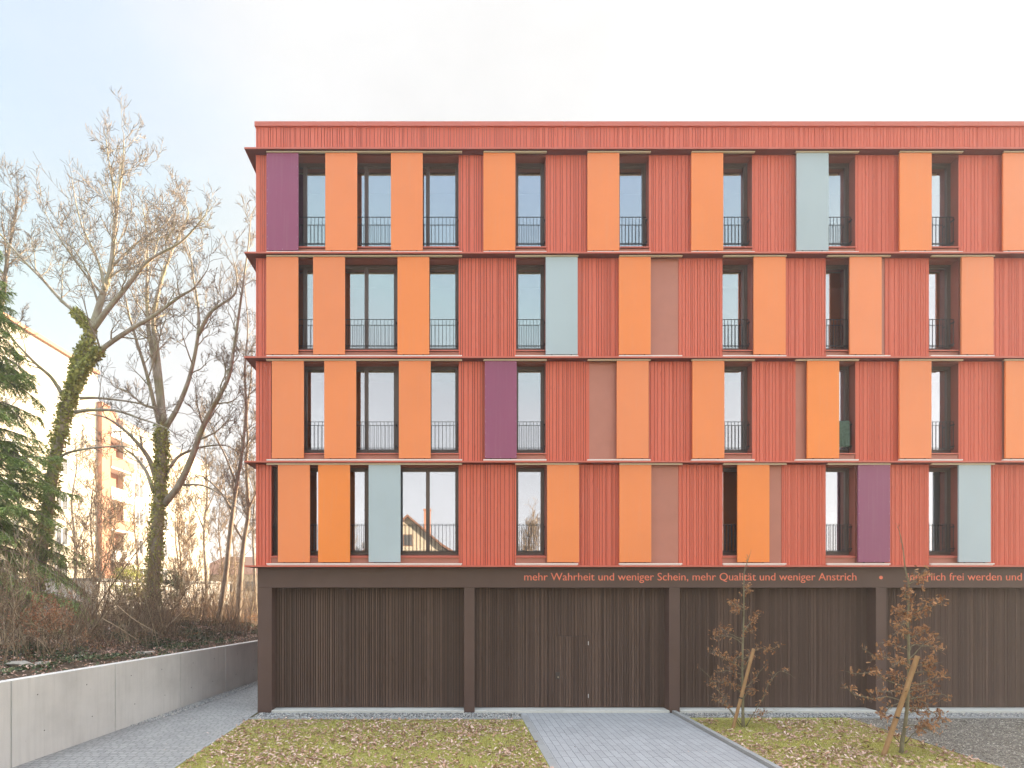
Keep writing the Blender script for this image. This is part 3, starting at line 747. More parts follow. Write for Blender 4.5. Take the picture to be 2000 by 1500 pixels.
# ------------------------------------------------------------------ trees
class Tree:
    def __init__(s, seed): s.r = random.Random(seed); s.mb = MB(); s.tw = MB(); s.ends = []
    def rv(s, a): return Vector((s.r.gauss(0, a), s.r.gauss(0, a), s.r.gauss(0, a)))
    def limb(s, pts, r0, r1, kids=6, klen=1.6, lvl=2, sides=7, start=.25, up=.45, wob=.0):
        """A main limb along given points, with side branches grown from it."""
        P = [Vector(p) for p in pts]
        # smooth by Catmull-Rom
        Q = []
        E = [P[0] * 2 - P[1]] + P + [P[-1] * 2 - P[-2]]
        for i in range(1, len(E) - 2):
            for k in range(4):
                t = k / 4; a, b, c, d = E[i - 1], E[i], E[i + 1], E[i + 2]
                q = .5 * ((2 * b) + (c - a) * t + (2 * a - 5 * b + 4 * c - d) * t * t + (3 * b - a - 3 * c + d) * t ** 3)
                Q.append(q + s.rv(wob))
        Q.append(P[-1])
        n = len(Q); rad = [r0 + (r1 - r0) * (i / (n - 1)) ** .85 for i in range(n)]
        s.mb.tube(Q, rad, sides)
        for k in range(kids):
            t = start + (1 - start) * (k + s.r.random()) / kids; i = min(n - 2, int(t * (n - 1)))
            dr = (Q[i + 1] - Q[i]).normalized()
            side = s.rv(1); side = (side - dr * side.dot(dr)).normalized()
            d = (dr * .55 + side * .85 + Vector((0, 0, up))).normalized()
            s.grow(Q[i], d, klen * (1.15 - .55 * t) * s.r.uniform(.6, 1.25), max(.006, rad[i] * .42), lvl, up)
        s.grow(Q[-1], (Q[-1] - Q[-2]).normalized(), klen * .6, r1 * .9, lvl - 1, up)
        return Q, rad
    def grow(s, p, d, L, r, lvl, up):
        if L < s.minl: return
        n = 5 if lvl >= 1 else 3
        Q = [p.copy()]; dd = d.copy(); seg = L / n
        for i in range(n):
            dd = (dd + s.rv(.20) + Vector((0, 0, up * .16))).normalized(); Q.append(Q[-1] + dd * seg)
        rr = [max(s.minr, r * (1 - .8 * i / n)) for i in range(n + 1)]
        (s.tw if lvl <= 1 else s.mb).tube(Q, rr, 3 if lvl <= 1 else 5, False)
        if lvl <= 0: s.ends.append(Q[-1]); s.ends.append(Q[n // 2]); return
        kk = s.kpl[min(lvl, len(s.kpl) - 1)]
        for k in range(kk):
            t = .2 + .8 * (k + s.r.random()) / kk; i = min(n - 1, int(t * n)); f = t * n - i
            q = Q[i].lerp(Q[i + 1], min(1, f)); dr = (Q[i + 1] - Q[i]).normalized()
            side = s.rv(1); side = (side - dr * side.dot(dr)).normalized()
            s.grow(q, (dr * .75 + side * .75 + Vector((0, 0, up * .4))).normalized(), L * s.r.uniform(.35, .6), rr[i] * .6, lvl - 1, up)
    minl = .12; minr = .006; kpl = [0, 5, 5, 5]
def tree_thing(T, name, label, cat, bark, twig=None, group=None):
    e = empty(name, label, cat, group)
    T.mb.build('trunk', bark, e, smooth=True)
    if T.tw.v: T.tw.build('crown', twig or M['twig'], e)
    return e
def path(pts, d0, d1=None, r=None):
    n = len(pts); d1 = d0 if d1 is None else d1
    return [px(x, y, d0 + (d1 - d0) * i / max(1, n - 1)) for i, (x, y) in enumerate(pts)]
def clothe(T, name, segs, n, size, mat, parent, tmpl=SIMPLE, spread=1.25):
    """Leaves all round given tube segments."""
    P = []; 
    for _ in range(n):
        (Q, rad) = segs[T.r.randrange(len(segs))]
        i = T.r.randrange(len(Q) - 1); t = T.r.random(); q = Q[i].lerp(Q[i + 1], t)
        v = T.rv(1); v.normalize(); rr = rad[i] * T.r.uniform(.9, spread) + abs(T.r.gauss(0, .035))
        P.append(tuple(q + v * rr))
    P = np.array(P); k = len(P)
    return scatter(name, *tmpl, P, rots(rng, k, 1.0), rng.uniform(size * .6, size * 1.3, k)[:, None], mat, parent)

# T1: leaning tree wrapped in ivy
T = Tree(1); T.minr = .0065; d = 19
m1 = T.limb(path([(62, 1215), (70, 1150), (88, 1030), (105, 910), (125, 810), (140, 765), (155, 710), (175, 660)], d), .22, .14, 0, 1, 1, 10)
T.limb(path([(175, 660), (190, 610), (205, 560), (217, 520), (224, 450), (230, 395), (240, 320), (242, 262)], d, 19.4), .15, .015, 15, 2.1, 3, 8, .1, .6)
T.limb(path([(227, 420), (220, 360), (212, 310), (206, 262)], 19.2), .05, .012, 6, 1.1, 2, 5)
m2 = T.limb(path([(140, 760), (175, 707), (205, 677), (260, 640), (300, 617), (350, 580), (378, 563), (400, 535)], d, 17.6), .12, .018, 11, 1.6, 2, 7)
T.limb(path([(122, 770), (100, 737), (75, 715), (50, 690), (20, 655), (-10, 600)], d, 18), .08, .02, 8, 1.5, 2, 6)
m3 = T.limb(path([(176, 645), (155, 617), (120, 587), (85, 548), (57, 520), (25, 485), (-5, 450), (-30, 405)], d, 19.6), .085, .02, 12, 1.7, 3, 6)
T.limb(path([(180, 645), (212, 602), (245, 563), (275, 525), (300, 502), (350, 475), (385, 440), (402, 418)], d, 18.5), .11, .015, 12, 1.5, 3, 7)
T.limb(path([(147, 805), (175, 801), (227, 802), (275, 818), (300, 826), (330, 838)], d, 18.2), .07, .02, 7, 1.1, 2, 6)
T.limb(path([(155, 778), (185, 777), (220, 780), (262, 786), (300, 795), (350, 806)], d, 20), .06, .016, 7, 1.1, 2, 6)
T.limb(path([(108, 905), (125, 888), (150, 880), (190, 874), (240, 872), (268, 880)], d, 17.8), .06, .015, 6, 1.0, 2, 6)
T.limb(path([(205, 565), (195, 520), (178, 480), (160, 440), (148, 395), (140, 345)], d, 19.8), .06, .012, 10, 1.5, 2, 6)
T.limb(path([(200, 575), (170, 540), (140, 500), (110, 455), (85, 410)], d, 18.4), .05, .012, 9, 1.5, 2, 6)
T.limb(path([(219, 520), (245, 495), (280, 465), (320, 440), (345, 405)], d, 19.6), .05, .012, 8, 1.3, 2, 6)
t1 = tree_thing(T, 'bare_tree', 'leaning bare tree whose trunk is thickly wrapped in green ivy', 'tree', M['bark'])
clothe(T, 'ivy', [m1, m1, m1, (m2[0][:8], m2[1][:8]), (m3[0][:6], m3[1][:6])], 8500, .125, M['ivy'], t1, SIMPLE, 1.55)

# T2: the big tree in the middle
T = Tree(2); T.minr = .0075; d = 22
k1 = T.limb(path([(297, 1205), (300, 1130), (306, 1050), (312, 960), (316, 890), (315, 835)], d), .28, .20, 0, 1, 1, 10)
T.limb(path([(313, 840), (300, 785), (285, 725), (268, 670), (252, 615), (246, 585)], d, 21), .10, .03, 9, 1.7, 2, 7)
T.limb(path([(318, 835), (309, 760), (300, 700), (290, 640), (287, 565), (288, 500), (285, 440), (278, 400)], d, 22.6), .15, .016, 14, 1.9, 3, 7)
T.limb(path([(320, 830), (314, 760), (306, 680), (300, 625), (312, 560), (330, 505), (352, 455), (368, 415), (352, 385)], d, 22.8), .15, .016, 14, 1.8, 3, 7)
T.limb(path([(324, 835), (350, 790), (372, 730), (386, 660), (387, 600), (378, 545), (372, 500), (358, 455)], d, 21.4), .115, .014, 13, 1.8, 3, 7)
T.limb(path([(387, 655), (410, 612), (436, 592), (460, 572), (462, 535), (455, 505)], 21.6, 20.8), .08, .014, 8, 1.4, 2, 6)
T.limb(path([(320, 985), (350, 947), (375, 892), (390, 850), (405, 815), (425, 780), (447, 735), (456, 685), (467, 610), (476, 545), (485, 480), (490, 420)], d, 20.5), .155, .016, 18, 1.6, 3, 8)
T.limb(path([(303, 930), (290, 895), (268, 865), (237, 835), (205, 815), (172, 808)], d, 21), .12, .02, 8, 1.3, 2, 7)
T.limb(path([(300, 960), (285, 920), (262, 890), (240, 872), (235, 840)], d, 23), .09, .02, 7, 1.3, 2, 6)
T.limb(path([(322, 930), (345, 895), (372, 880), (400, 872), (440, 870), (470, 885)], d, 23), .08, .016, 8, 1.3, 2, 6)
T.limb(path([(312, 800), (280, 790), (250, 765), (235, 760)], d, 22.5), .06, .02, 6, 1.2, 2, 6)
T.limb(path([(350, 947), (395, 948), (430, 965), (455, 985), (480, 1010)], d, 22), .05, .014, 7, 1.1, 2, 6)
t2 = tree_thing(T, 'bare_tree', 'tall bare tree with a mossy trunk that forks into many upright limbs', 'tree', M['bark'])
clothe(T, 'ivy', [k1], 4600, .12, M['ivy'], t2, SIMPLE, 1.35)

# T3, T4 slimmer trees next to the corner of the red building
def slim(seed, pts, d, r, label, lims, minr=.008, kids=12):
    T = Tree(seed); T.minr = minr
    T.limb(path(pts, d), r, .02, kids, 1.8, 3, 7, .3, .6)
    for q in lims: T.limb(path(q, d), r * .45, .014, 7, 1.5, 2, 5)
    return tree_thing(T, 'bare_tree', label, 'tree', M['bark_dark'])
slim(3, [(425, 1225), (440, 1130), (450, 1035), (462, 947), (472, 885), (480, 800), (478, 720), (484, 640), (478, 560)], 25, .15, 'slim leaning bare tree just left of the corner of the red building', [[(462, 947), (440, 890), (420, 850), (400, 800)], [(455, 1000), (430, 960), (395, 930), (375, 935)]])
slim(4, [(464, 1225), (470, 1120), (476, 1060), (485, 997), (481, 910), (484, 860), (482, 810), (490, 740), (492, 680)], 27, .17, 'upright bare tree directly beside the corner of the red building', [[(483, 1000), (505, 950), (520, 900)], [(478, 1060), (455, 1020), (440, 960), (430, 900)]])
slim(5, [(404, 1200), (402, 1120), (398, 1040), (405, 960), (400, 880), (396, 820)], 36, .12, 'thin distant bare tree seen between the forked tree and the corner trees', [[(400, 1040), (380, 990), (360, 950)], [(402, 1000), (420, 960), (430, 920)]], .010, 14)
slim(6, [(146, 1200), (148, 1120), (146, 1050), (140, 980), (150, 910), (146, 860)], 33, .12, 'dark thin bare tree right of the ivy clad tree', [[(147, 1080), (165, 1030), (185, 980)]], .010, 12)
slim(7, [(500, 1215), (497, 1120), (494, 1030), (498, 950), (490, 880)], 33, .13, 'half hidden bare tree behind the corner of the red building', [[(497, 1050), (480, 1000), (470, 960)]], .010, 14)
slim(8, [(-20, 1210), (-18, 1050), (-10, 900), (-20, 760), (-4, 640), (12, 520), (30, 420), (36, 385)], 20, .17, 'bare tree reaching into the picture at its left edge', [[(-4, 640), (10, 560), (10, 480), (2, 420)]], .0065, 14)
for i, (x, y, h, dd) in enumerate([(345, 1180, 210, 40), (370, 1180, 190, 44), (430, 1185, 230, 38), (225, 1185, 180, 36), (455, 1180, 240, 46), (200, 1185, 150, 45), (60, 1190, 300, 42), (265, 1185, 260, 38), (18, 1190, 260, 40), (180, 1190, 250, 30), (350, 1185, 250, 33)]):
    T = Tree(20 + i); T.minr = .012; T.kpl = [0, 4, 5, 5]
    T.limb(path([(x, y + 20), (x + 4, y - h * .3), (x - 3, y - h * .65), (x + 2, y - h)], dd), .09, .02, 13, 2.2, 3, 5, .15, .8)
    lab = ['bushy young bare tree right of the forked trunk, in front of the sky', 'pale young bare tree second right of the forked trunk', 'young bare tree behind the slim leaning tree, lit by the sun', 'small bare tree in front of the terracotta stair tower', 'distant bare tree in front of the low brown house', 'thin bare sapling in front of the cream wall, left of the terracotta tower', 'tall thin tree in front of the cream facade behind the ivy clad trunk', 'thin bare tree between the terracotta tower and the forked trunk', 'bare tree behind the conifer at the left edge', 'slender bare tree right in front of the terracotta tower', 'slender bare tree close to the right of the forked trunk'][i]
    tree_thing(T, 'bare_tree', lab, 'tree', M['stem'], M['stem'])

# spruce at the left edge
def spruce():
    T = Tree(30); e = empty('spruce_tree', 'green spruce with drooping boughs at the left edge of the picture', 'tree')
    d = 17.; base = px(-45, 1240, d); top = px(-45, 425, d)
    mb = MB(); mb.tube([base, base.lerp(top, .5), top], [.24, .15, .02], 9); mb.build('trunk', M['bark_dark'], e, smooth=True)
    bm_ = MB(); P = []; Rm = []; S = []
    H = (top - base).length; r = T.r
    for k in range(104):
        t = (.05 + .93 * (k / 86)) if k < 86 else r.uniform(.04, .40); L = (1 - t) * 4.15 * r.uniform(.7, 1.12) + .35; a = r.uniform(0, 2 * math.pi) if k % 2 else r.uniform(-1.3, .9)
        p = base.lerp(top, t); dr = Vector((math.cos(a), math.sin(a), r.uniform(-.15, .4))); Q = [p.copy()]; n = 7; drp = r.uniform(.05, .15)
        for i in range(n):
            dr.z -= drp; dr = (dr + Vector((r.gauss(0, .07), r.gauss(0, .07), r.gauss(0, .03)))).normalized(); Q.append(Q[-1] + dr * L / n)
        Q[-1].z += .05
        bm_.tube(Q, [.028 * (1 - i / (n + 1)) + .004 for i in range(n + 1)], 4, False)
        # side sprays that hang
        ns = int(16 + L * 18)
        for j in range(ns):
            u = .12 + .88 * r.random(); i = min(n - 1, int(u * n)); q = Q[i].lerp(Q[i + 1], u * n - i)
            fw = (Q[i + 1] - Q[i]).normalized(); sd_ = fw.cross(Vector((0, 0, 1))).normalized() * r.choice((-1, 1))
            sl = (.24 + .55 * (1 - u) * min(1, L / 2.5)) * r.uniform(.5, 1.3)
            dv = (fw * .6 + sd_ * .75 + Vector((0, 0, -.5 + r.gauss(0, .3)))).normalized()
            m_ = max(3, int(sl / .035))
            for w in range(m_):
                c = q + dv * (sl * w / m_) + Vector((0, 0, -.12 * (w / m_) ** 2))
                for sgn in (-1, 1):
                    P.append(tuple(c)); y = (dv * .8 + sd_.cross(dv) * 0 + dv.cross(Vector((0, 0, 1))).normalized() * sgn * .7 + Vector((r.gauss(0, .25), r.gauss(0, .25), r.gauss(-.1, .25)))).normalized()
                    x = y.cross(Vector((r.gauss(0, .4), r.gauss(0, .4), 1))).normalized(); z = x.cross(y)
                    Rm.append([[x.x, y.x, z.x], [x.y, y.y, z.y], [x.z, y.z, z.z]]); S.append(r.uniform(.07, .125))
    bm_.build('bough', M['bark_dark'], e)
    tv = [(-.09, 0, 0), (.09, 0, 0), (.13, .5, .05), (0, 1.1, 0), (-.13, .5, .05)]; tf = [(0, 1, 2), (0, 2, 3), (0, 3, 4)]
    scatter('crown', tv, tf, np.array(P), np.array(Rm), np.array(S)[:, None], M['needles'], e)
spruce()

# ------------------------------------------------------------------ undergrowth
def stems(mb, r, p, h, lean, rad, twigs=3, n=5):
    Q = [p.copy()]; dr = (Vector((0, 0, 1)) + lean).normalized()
    for i in range(n):
        dr = (dr + Vector((r.gauss(0, .12), r.gauss(0, .12), r.gauss(0, .06)))).normalized(); Q.append(Q[-1] + dr * h / n)
    mb.tube(Q, [rad * (1 - .75 * i / n) for i in range(n + 1)], 4 if rad > .012 else 3, False)
    for _ in range(twigs):
        i = r.randrange(1, n); t = (dr + Vector((r.gauss(0, .7), r.gauss(0, .7), r.uniform(0, .6)))).normalized(); L = h * r.uniform(.12, .35)
        a = Q[i]; b = a + t * L * .5; c = b + (t + Vector((r.gauss(0, .3), r.gauss(0, .3), .2))).normalized() * L * .5
        mb.tube([a, b, c], [rad * .45, rad * .35, rad * .2], 3, False)
r = random.Random(77)
def brush(name, n, u0, u1, d0, d1, h0, h1, label, rad=(.004, .010), tw=4, seed=1):
    mb = MB(); r = random.Random(seed)
    k = 0
    while k < n:
        d = r.uniform(d0, d1); u = r.uniform(u0, u1); x = wall_x(d) - u; y = d - 15
        if fbm(x, y, .35, 4) + r.uniform(-.25, .35) < -.02: continue
        k += 1; h = r.uniform(h0, h1) * min(1, .5 + u / 6)
        stems(mb, r, Vector((x, y, bank_z(x, y) - .03)), h, Vector((r.gauss(0, .28), r.gauss(0, .2), 0)), r.uniform(*rad), tw)
    return tag(mb.build(name, M['stem']), label, kind='stuff')
brush('undergrowth', 2600, 1.6, 9, 12, 27, .5, 1.7, 'tangle of thin brown stems covering the bank', seed=3)
brush('undergrowth', 330, 1.9, 7, 12.5, 24, 2.2, 4.2, 'tall thin brown whips rising out of the scrub', (.006, .012), 7, seed=8)
brush('undergrowth', 1500, 5, 22, 24, 42, 1.0, 3.0, 'taller brown scrub behind the bank', (.007, .016), 5, seed=4)
# withered leaves caught in the scrub
bank_scatter('scrub_leaves', 9000, OAK, .04, .08, M['oak_leaf'], lambda x, y, u: (fbm(x, y, .6, 23) > -.05) * (u > 2.2), 'withered brown leaves caught in the scrub', 1.0, 14, 12, 34, .05).location.z = 0
o = bpy.data.objects[-1] if False else None
P = []
rr_ = random.Random(9)
for _ in range(9000):
    d = rr_.uniform(13, 36); u = rr_.uniform(2.5, 16); x = wall_x(d) - u; P.append((x, d - 15, bank_z(x, d - 15) + abs(rr_.gauss(0, .55))))
P = np.array(P); tag(scatter('scrub_leaves', *OAK, P, rots(rng, len(P), 1.2), rng.uniform(.03, .07, len(P))[:, None], M['leaf_litter']), 'small dry leaves hanging in the brown scrub', kind='stuff')

def shrub(pts_list, d, label, rad=.022, seed=0, mat='stem', name='bare_shrub'):
    T = Tree(seed); T.minr = .005; T.kpl = [0, 4, 4, 4]
    for q in pts_list: T.limb(path(q, d, d + T.r.uniform(-.8, .8)), rad * T.r.uniform(.7, 1.1), .006, 7, .8, 2, 5, .3, .5)
    e = empty(name, label, 'shrub'); T.mb.build('stem', M[mat], e); T.tw.build('twigs', M[mat], e); return e, T
shrub([[(150, 1240), (175, 1180), (205, 1110), (240, 1050), (275, 1000)], [(155, 1242), (165, 1160), (160, 1080), (175, 1000), (195, 950)], [(160, 1240), (200, 1170), (250, 1100), (290, 1050), (320, 1030)],
       [(148, 1240), (140, 1160), (150, 1090), (148, 1010)], [(165, 1242), (185, 1190), (195, 1120), (185, 1040), (178, 990)], [(158, 1240), (190, 1150), (215, 1070), (225, 1010)]], 16.5, 'many stemmed bare shrub fanning out in front of the terracotta tower', .03, 41)
shrub([[(172, 1240), (195, 1210), (228, 1180)], [(175, 1245), (200, 1200), (215, 1150), (230, 1090)], [(178, 1245), (190, 1190), (188, 1130)], [(170, 1245), (168, 1190), (160, 1140)]], 15.2, 'low shrub of pale crossing stems above the concrete wall', .026, 42)
shrub([[(8, 1260), (25, 1200), (50, 1140), (55, 1090)], [(10, 1260), (8, 1200), (15, 1130)], [(14, 1262), (40, 1210), (75, 1150), (90, 1120)], [(2, 1258), (-10, 1190), (-12, 1120)], [(20, 1262), (30, 1210), (28, 1160)]], 13.5, 'bare shrub of greenish stems at the left edge above the wall', .02, 43)
shrub([[(322, 1225), (335, 1200), (352, 1170), (372, 1150)], [(325, 1225), (345, 1205), (362, 1190)], [(330, 1226), (340, 1190), (345, 1150), (350, 1110)], [(318, 1225), (310, 1190), (300, 1160)]], 18.0, 'bare shrub with arching pale stems beneath the forked tree', .022, 44)
shrub([[(380, 1210), (385, 1150), (390, 1090), (400, 1040)], [(383, 1210), (370, 1150), (362, 1100)], [(386, 1210), (400, 1160), (418, 1110)], [(390, 1210), (395, 1150), (388, 1070)], [(378, 1210), (360, 1160), (350, 1120)]], 23, 'upright bare shrub between the forked tree and the corner trees', .024, 45)
# copper leaved shrub on the bank edge
e, T = shrub([[(90, 1262), (85, 1235), (82, 1205)], [(95, 1262), (100, 1235), (105, 1215)], [(88, 1262), (70, 1245), (55, 1240)], [(97, 1262), (112, 1245), (118, 1235)], [(92, 1262), (92, 1230), (95, 1200)]], 13.2, 'small shrub keeping its copper coloured dead leaves at the bank edge', .010, 46)
P = np.array([tuple(q + T.rv(.03)) for q in T.ends for _ in range(2)])
M['copper'] = mat_island('copper_leaves', [(0, (.26, .11, .055)), (1, (.45, .23, .13))], .7, .25)
scatter('foliage', *SIMPLE, P, rots(rng, len(P), 1), rng.uniform(.035, .06, len(P))[:, None], M['copper'], e)
def bush(name, x, y, w, h, d, mat, label, n, seed):
    T = Tree(seed); c = px(x, y, d); e = empty(name, label, 'shrub'); mb = MB(); P = []
    for _ in range(14): stems(mb, T.r, Vector((c.x + T.r.gauss(0, w * .15), c.y, c.z - h * .5 - .3)), h * .9, Vector((T.r.gauss(0, .4), T.r.gauss(0, .4), 0)), .02, 5)
    mb.build('stem', M['bark_dark'], e)
    for _ in range(n):
        v = T.rv(1).normalized() * T.r.uniform(.45, 1.0); q = c + Vector((v.x * w / 2, v.y * w / 2, v.z * h / 2)); q += Vector((0, 0, .25 * fbm(q.x * 2, q.z * 2, 1, seed)))
        if fbm(q.x, q.z, 1.6, seed + 3) > -.22: P.append(tuple(q))
    P = np.array(P); scatter('foliage', *SIMPLE, P, rots(rng, len(P), 1), rng.uniform(.06, .12, len(P))[:, None], mat, e)
bush('evergreen_shrub', 252, 1140, 1.7, 1.9, 26, M['ivy'], 'green shrub standing left of the forked trunk', 2600, 51)
bush('evergreen_shrub', 336, 1140, 1.1, 1.6, 27, M['ivy_ground'], 'dark rounded evergreen shrub right of the forked trunk', 2000, 52)
# stones and fallen branches on the bank
def stone(x, y, d, s, label, seed):
    r = random.Random(seed); c = px(x, y, d); c.z = bank_z(c.x, c.y) + s[2] * .35; mb = MB()
    import bmesh
    bm = bmesh.new(); bmesh.ops.create_icosphere(bm, subdivisions=3, radius=1)
    for v in bm.verts:
        k = 1 + .35 * mnoise.noise(v.co * 1.3 + Vector((seed, 0, 0))); q = v.co * k
        v.co = Vector((max(-.8, min(.8, q.x)) * s[0], q.y * s[1], max(-.6, min(.6, q.z)) * s[2]))
    me = bpy.data.meshes.new('stone'); bm.to_mesh(me); bm.free(); me.materials.append(M['stone']); o = bpy.data.objects.new('stone', me); COL.objects.link(o); o.location = c; o.rotation_euler.z = r.uniform(0, 3)
    tag(o, label, 'stone', 'stones on the bank')
stone(85, 1283, 12.9, (.22, .16, .09), 'pale flat stone nearest to the left edge, lying on the soil above the wall', 1)
stone(38, 1290, 12.6, (.34, .22, .09), 'long weathered stone at the left edge of the bank', 2)
stone(152, 1262, 14, (.20, .14, .10), 'small yellowish stone among the ivy', 3)
stone(282, 1253, 15.5, (.34, .2, .06), 'flat pale slab on the bank in front of the forked tree', 4)
for i, (q, lab) in enumerate([([(200, 1208), (235, 1228), (268, 1250)], 'bare fallen branch leaning across the bank towards the flat slab'), ([(228, 1182), (262, 1210), (310, 1238)], 'long fallen branch propped on the scrub'), ([(165, 1292), (185, 1289), (215, 1295)], 'thin twig lying on the soil behind the wall')]):
    T = Tree(60 + i); T.minr = .004
    Q = path(q, 14.5 if i < 2 else 13.9)
    if i == 2:
        for v in Q: v.z = bank_z(v.x, v.y) + .03
    T.limb(Q, .02 if i < 2 else .012, .006, 5, .35, 1, 5)
    e = empty('fallen_branch', lab, 'branch', 'fallen branches'); T.mb.build('limb', M['stem'], e); T.tw.build('twigs', M['stem'], e)

# ------------------------------------------------------------------ young oaks with stakes
def oak(base_off, limbs, leader, d, label, seed, leaves, lsize, cut):
    T = Tree(seed); T.minr = .0028; T.minl = .04; T.kpl = [0, 4, 4, 4]
    conv = lambda L, dd=0: [px(base_off[0] + x / 3.75, base_off[1] + y / 3.75, d + dd * i / max(1, len(L) - 1)) for i, (x, y) in enumerate(L)]
    L = conv(leader); L[0].z = 0.0
    T.limb(L, .042, .004, 9, .20, 1, 8, .30, .6)
    for q in limbs:
        dz = T.r.uniform(-.5, .5)
        T.limb(conv(q, dz), .013, .004, 10, .17, 1, 5, .30, .30, .008)
    e = tree_thing(T, 'young_oak_tree', label, 'tree', M['young_bark'])
    P = []; zc = px(0, cut, d).z
    for q in T.ends:
        if q.z > zc and T.r.random() > .12: continue
        for _ in range(leaves):
            if fbm(q.x * 2.2, q.z * 2.2, 1.5, seed) > -.12 or T.r.random() < .25: P.append(tuple(q + T.rv(.022)))
    P = np.array(P); scatter('foliage', *OAK, P, rots(rng, len(P), 1.1), rng.uniform(lsize * .7, lsize * 1.25, len(P))[:, None], M['oak_leaf'], e)
    return e
oak((1300, 1100), [[(590, 1190), (650, 1090), (720, 970), (770, 860), (840, 790), (930, 830)], [(560, 1190), (480, 1080), (400, 1020), (330, 975)],
    [(540, 1190), (440, 1020), (350, 870), (255, 770)], [(560, 900), (430, 870), (310, 880)], [(565, 780), (450, 700), (380, 680), (320, 620)],
    [(568, 780), (620, 680), (700, 620), (760, 640), (835, 600)], [(560, 930), (640, 860), (740, 740)], [(565, 560), (480, 520), (410, 480), (355, 540)],
    [(565, 590), (490, 540), (400, 535), (350, 545)], [(570, 500), (630, 430), (690, 370)], [(572, 330), (520, 300), (490, 290)], [(575, 200), (595, 190), (612, 180)], [(573, 350), (520, 340), (500, 350)],
    [(600, 1110), (680, 1110), (800, 1080)], [(562, 820), (470, 790), (370, 800)], [(562, 700), (600, 690), (660, 680)], [(562, 960), (500, 900), (420, 850)], [(572, 460), (600, 500), (650, 490)],
    [(565, 1000), (610, 930), (630, 930)], [(565, 700), (530, 690), (490, 740)]],
    [(568, 1205), (566, 1080), (565, 950), (562, 800), (565, 600), (572, 400), (573, 200), (577, 60), (600, -10), (620, -70)], 13.5,
    'slender young oak with sparse withered leaves, left one of the two staked trees', 71, 1, .074, 1135)
oak((1600, 1100), [[(640, 900), (520, 870), (400, 800), (300, 810), (180, 790)], [(630, 1020), (500, 980), (380, 990), (260, 960), (175, 890)], [(650, 760), (540, 700), (430, 690), (320, 625)],
    [(650, 640), (560, 600), (440, 585)], [(655, 700), (740, 620), (800, 560), (880, 540)], [(650, 450), (600, 400), (580, 350)], [(655, 420), (730, 340), (830, 310), (905, 300)], [(650, 560), (720, 520), (770, 500)],
    [(650, 900), (760, 880), (860, 850), (940, 820)], [(645, 1000), (780, 970), (900, 960), (960, 990)], [(645, 1060), (780, 1070), (860, 1110), (900, 1130)], [(625, 1320), (700, 1240), (800, 1200), (900, 1210)],
    [(590, 1310), (540, 1260), (520, 1240)], [(655, 780), (760, 740), (870, 730)], [(640, 1100), (700, 1085), (740, 1090)], [(630, 1010), (540, 1040), (490, 1080), (480, 1150)], [(655, 640), (700, 600), (820, 610), (890, 630)],
    [(650, 860), (580, 830), (500, 820)], [(648, 940), (720, 930), (830, 900)], [(650, 980), (560, 940), (440, 940)], [(655, 480), (620, 440), (560, 470)], [(655, 560), (600, 510), (550, 520)], [(655, 740), (600, 720), (540, 760)],
    [(655, 380), (690, 400), (740, 390)], [(655, 300), (630, 240), (640, 200)], [(655, 350), (600, 350), (570, 370)], [(650, 820), (720, 800), (780, 790), (850, 800)], [(650, 960), (720, 1000), (800, 1030)],
    [(650, 160), (700, 130), (740, 80), (770, 50)], [(640, 1190), (740, 1190), (860, 1260)]],
    [(600, 1392), (612, 1280), (630, 1180), (648, 1000), (655, 800), (655, 600), (650, 430), (655, 300), (655, 150), (635, 60), (624, -10), (612, -120), (590, -220), (578, -262)], 11.36,
    'bushier young oak with many withered brown leaves, right one of the two staked trees', 72, 1, .086, 1118)
def stake(a, b, d0, w, label, seed):
    e = empty('wooden_stake', label, 'stake', 'stakes of the young trees')
    A = px(*a, d0); Bv = px(*b, d0 - .12); A.z = -.05
    mb = MB(); n = 7
    mb.tube([A.lerp(Bv, i / n) for i in range(n + 1)], [w * (1 + .04 * math.sin(i * 2.1 + seed)) for i in range(n + 1)], 12); mb.build('post', M['stake'], e, smooth=False, bevel=.003)
    t = MB(); c = A.lerp(Bv, .40); u = (Bv - A).normalized()
    t.tube([c - u * .02, c + u * .02], w * 1.12, 12); t.tube([c, c + Vector((.06, .08, .01)), c + Vector((.07, .13, .0))], .012, 6); t.build('tie', M['tie'], e)
stake((1430.5, 1415), (1472, 1267), 13.35, .040, 'leaning round timber stake at the slender young oak', 1)
stake((1724, 1460), (1792, 1281), 11.2, .046, 'thick leaning round timber stake at the bushier young oak', 2)

# ------------------------------------------------------------------ background buildings
def win_grid(parent, xface, y0, y1, z0, zs, nz, step, w=1.3, h=1.45, skip=(), mat='far_glass'):
    y = y0
    while y < y1 - .5:
        for k in range(nz):
            z = z0 + zs * k
            m_ = MB(); m_.box(xface - .06, xface + .03, y, y + .09, z, z + h); m_.box(xface - .06, xface + .03, y + w - .09, y + w, z, z + h)
            m_.box(xface - .06, xface + .03, y + .09, y + w - .09, z, z + .09); m_.box(xface - .06, xface + .03, y + .09, y + w - .09, z + h - .09, z + h); m_.box(xface - .06, xface + .02, y + w / 2 - .04, y + w / 2 + .04, z + .09, z + h - .09)
            o = m_.build('window', M['white'], parent)
            p = MB(); p.box(xface - .03, xface + .008, y + .09, y + w - .09, z + .09, z + h - .09); p.build('pane', M[mat], o)
        y += step
bb = empty('apartment_block', 'tall cream apartment block with a terracotta balcony tower, sunlit behind the bare trees', 'apartment building')
X0 = -30
mb = MB(); mb.box(X0 - 14, X0, 8, 28.8, 2.3, 21.9); mb.build('wall', M['cream'], bb)
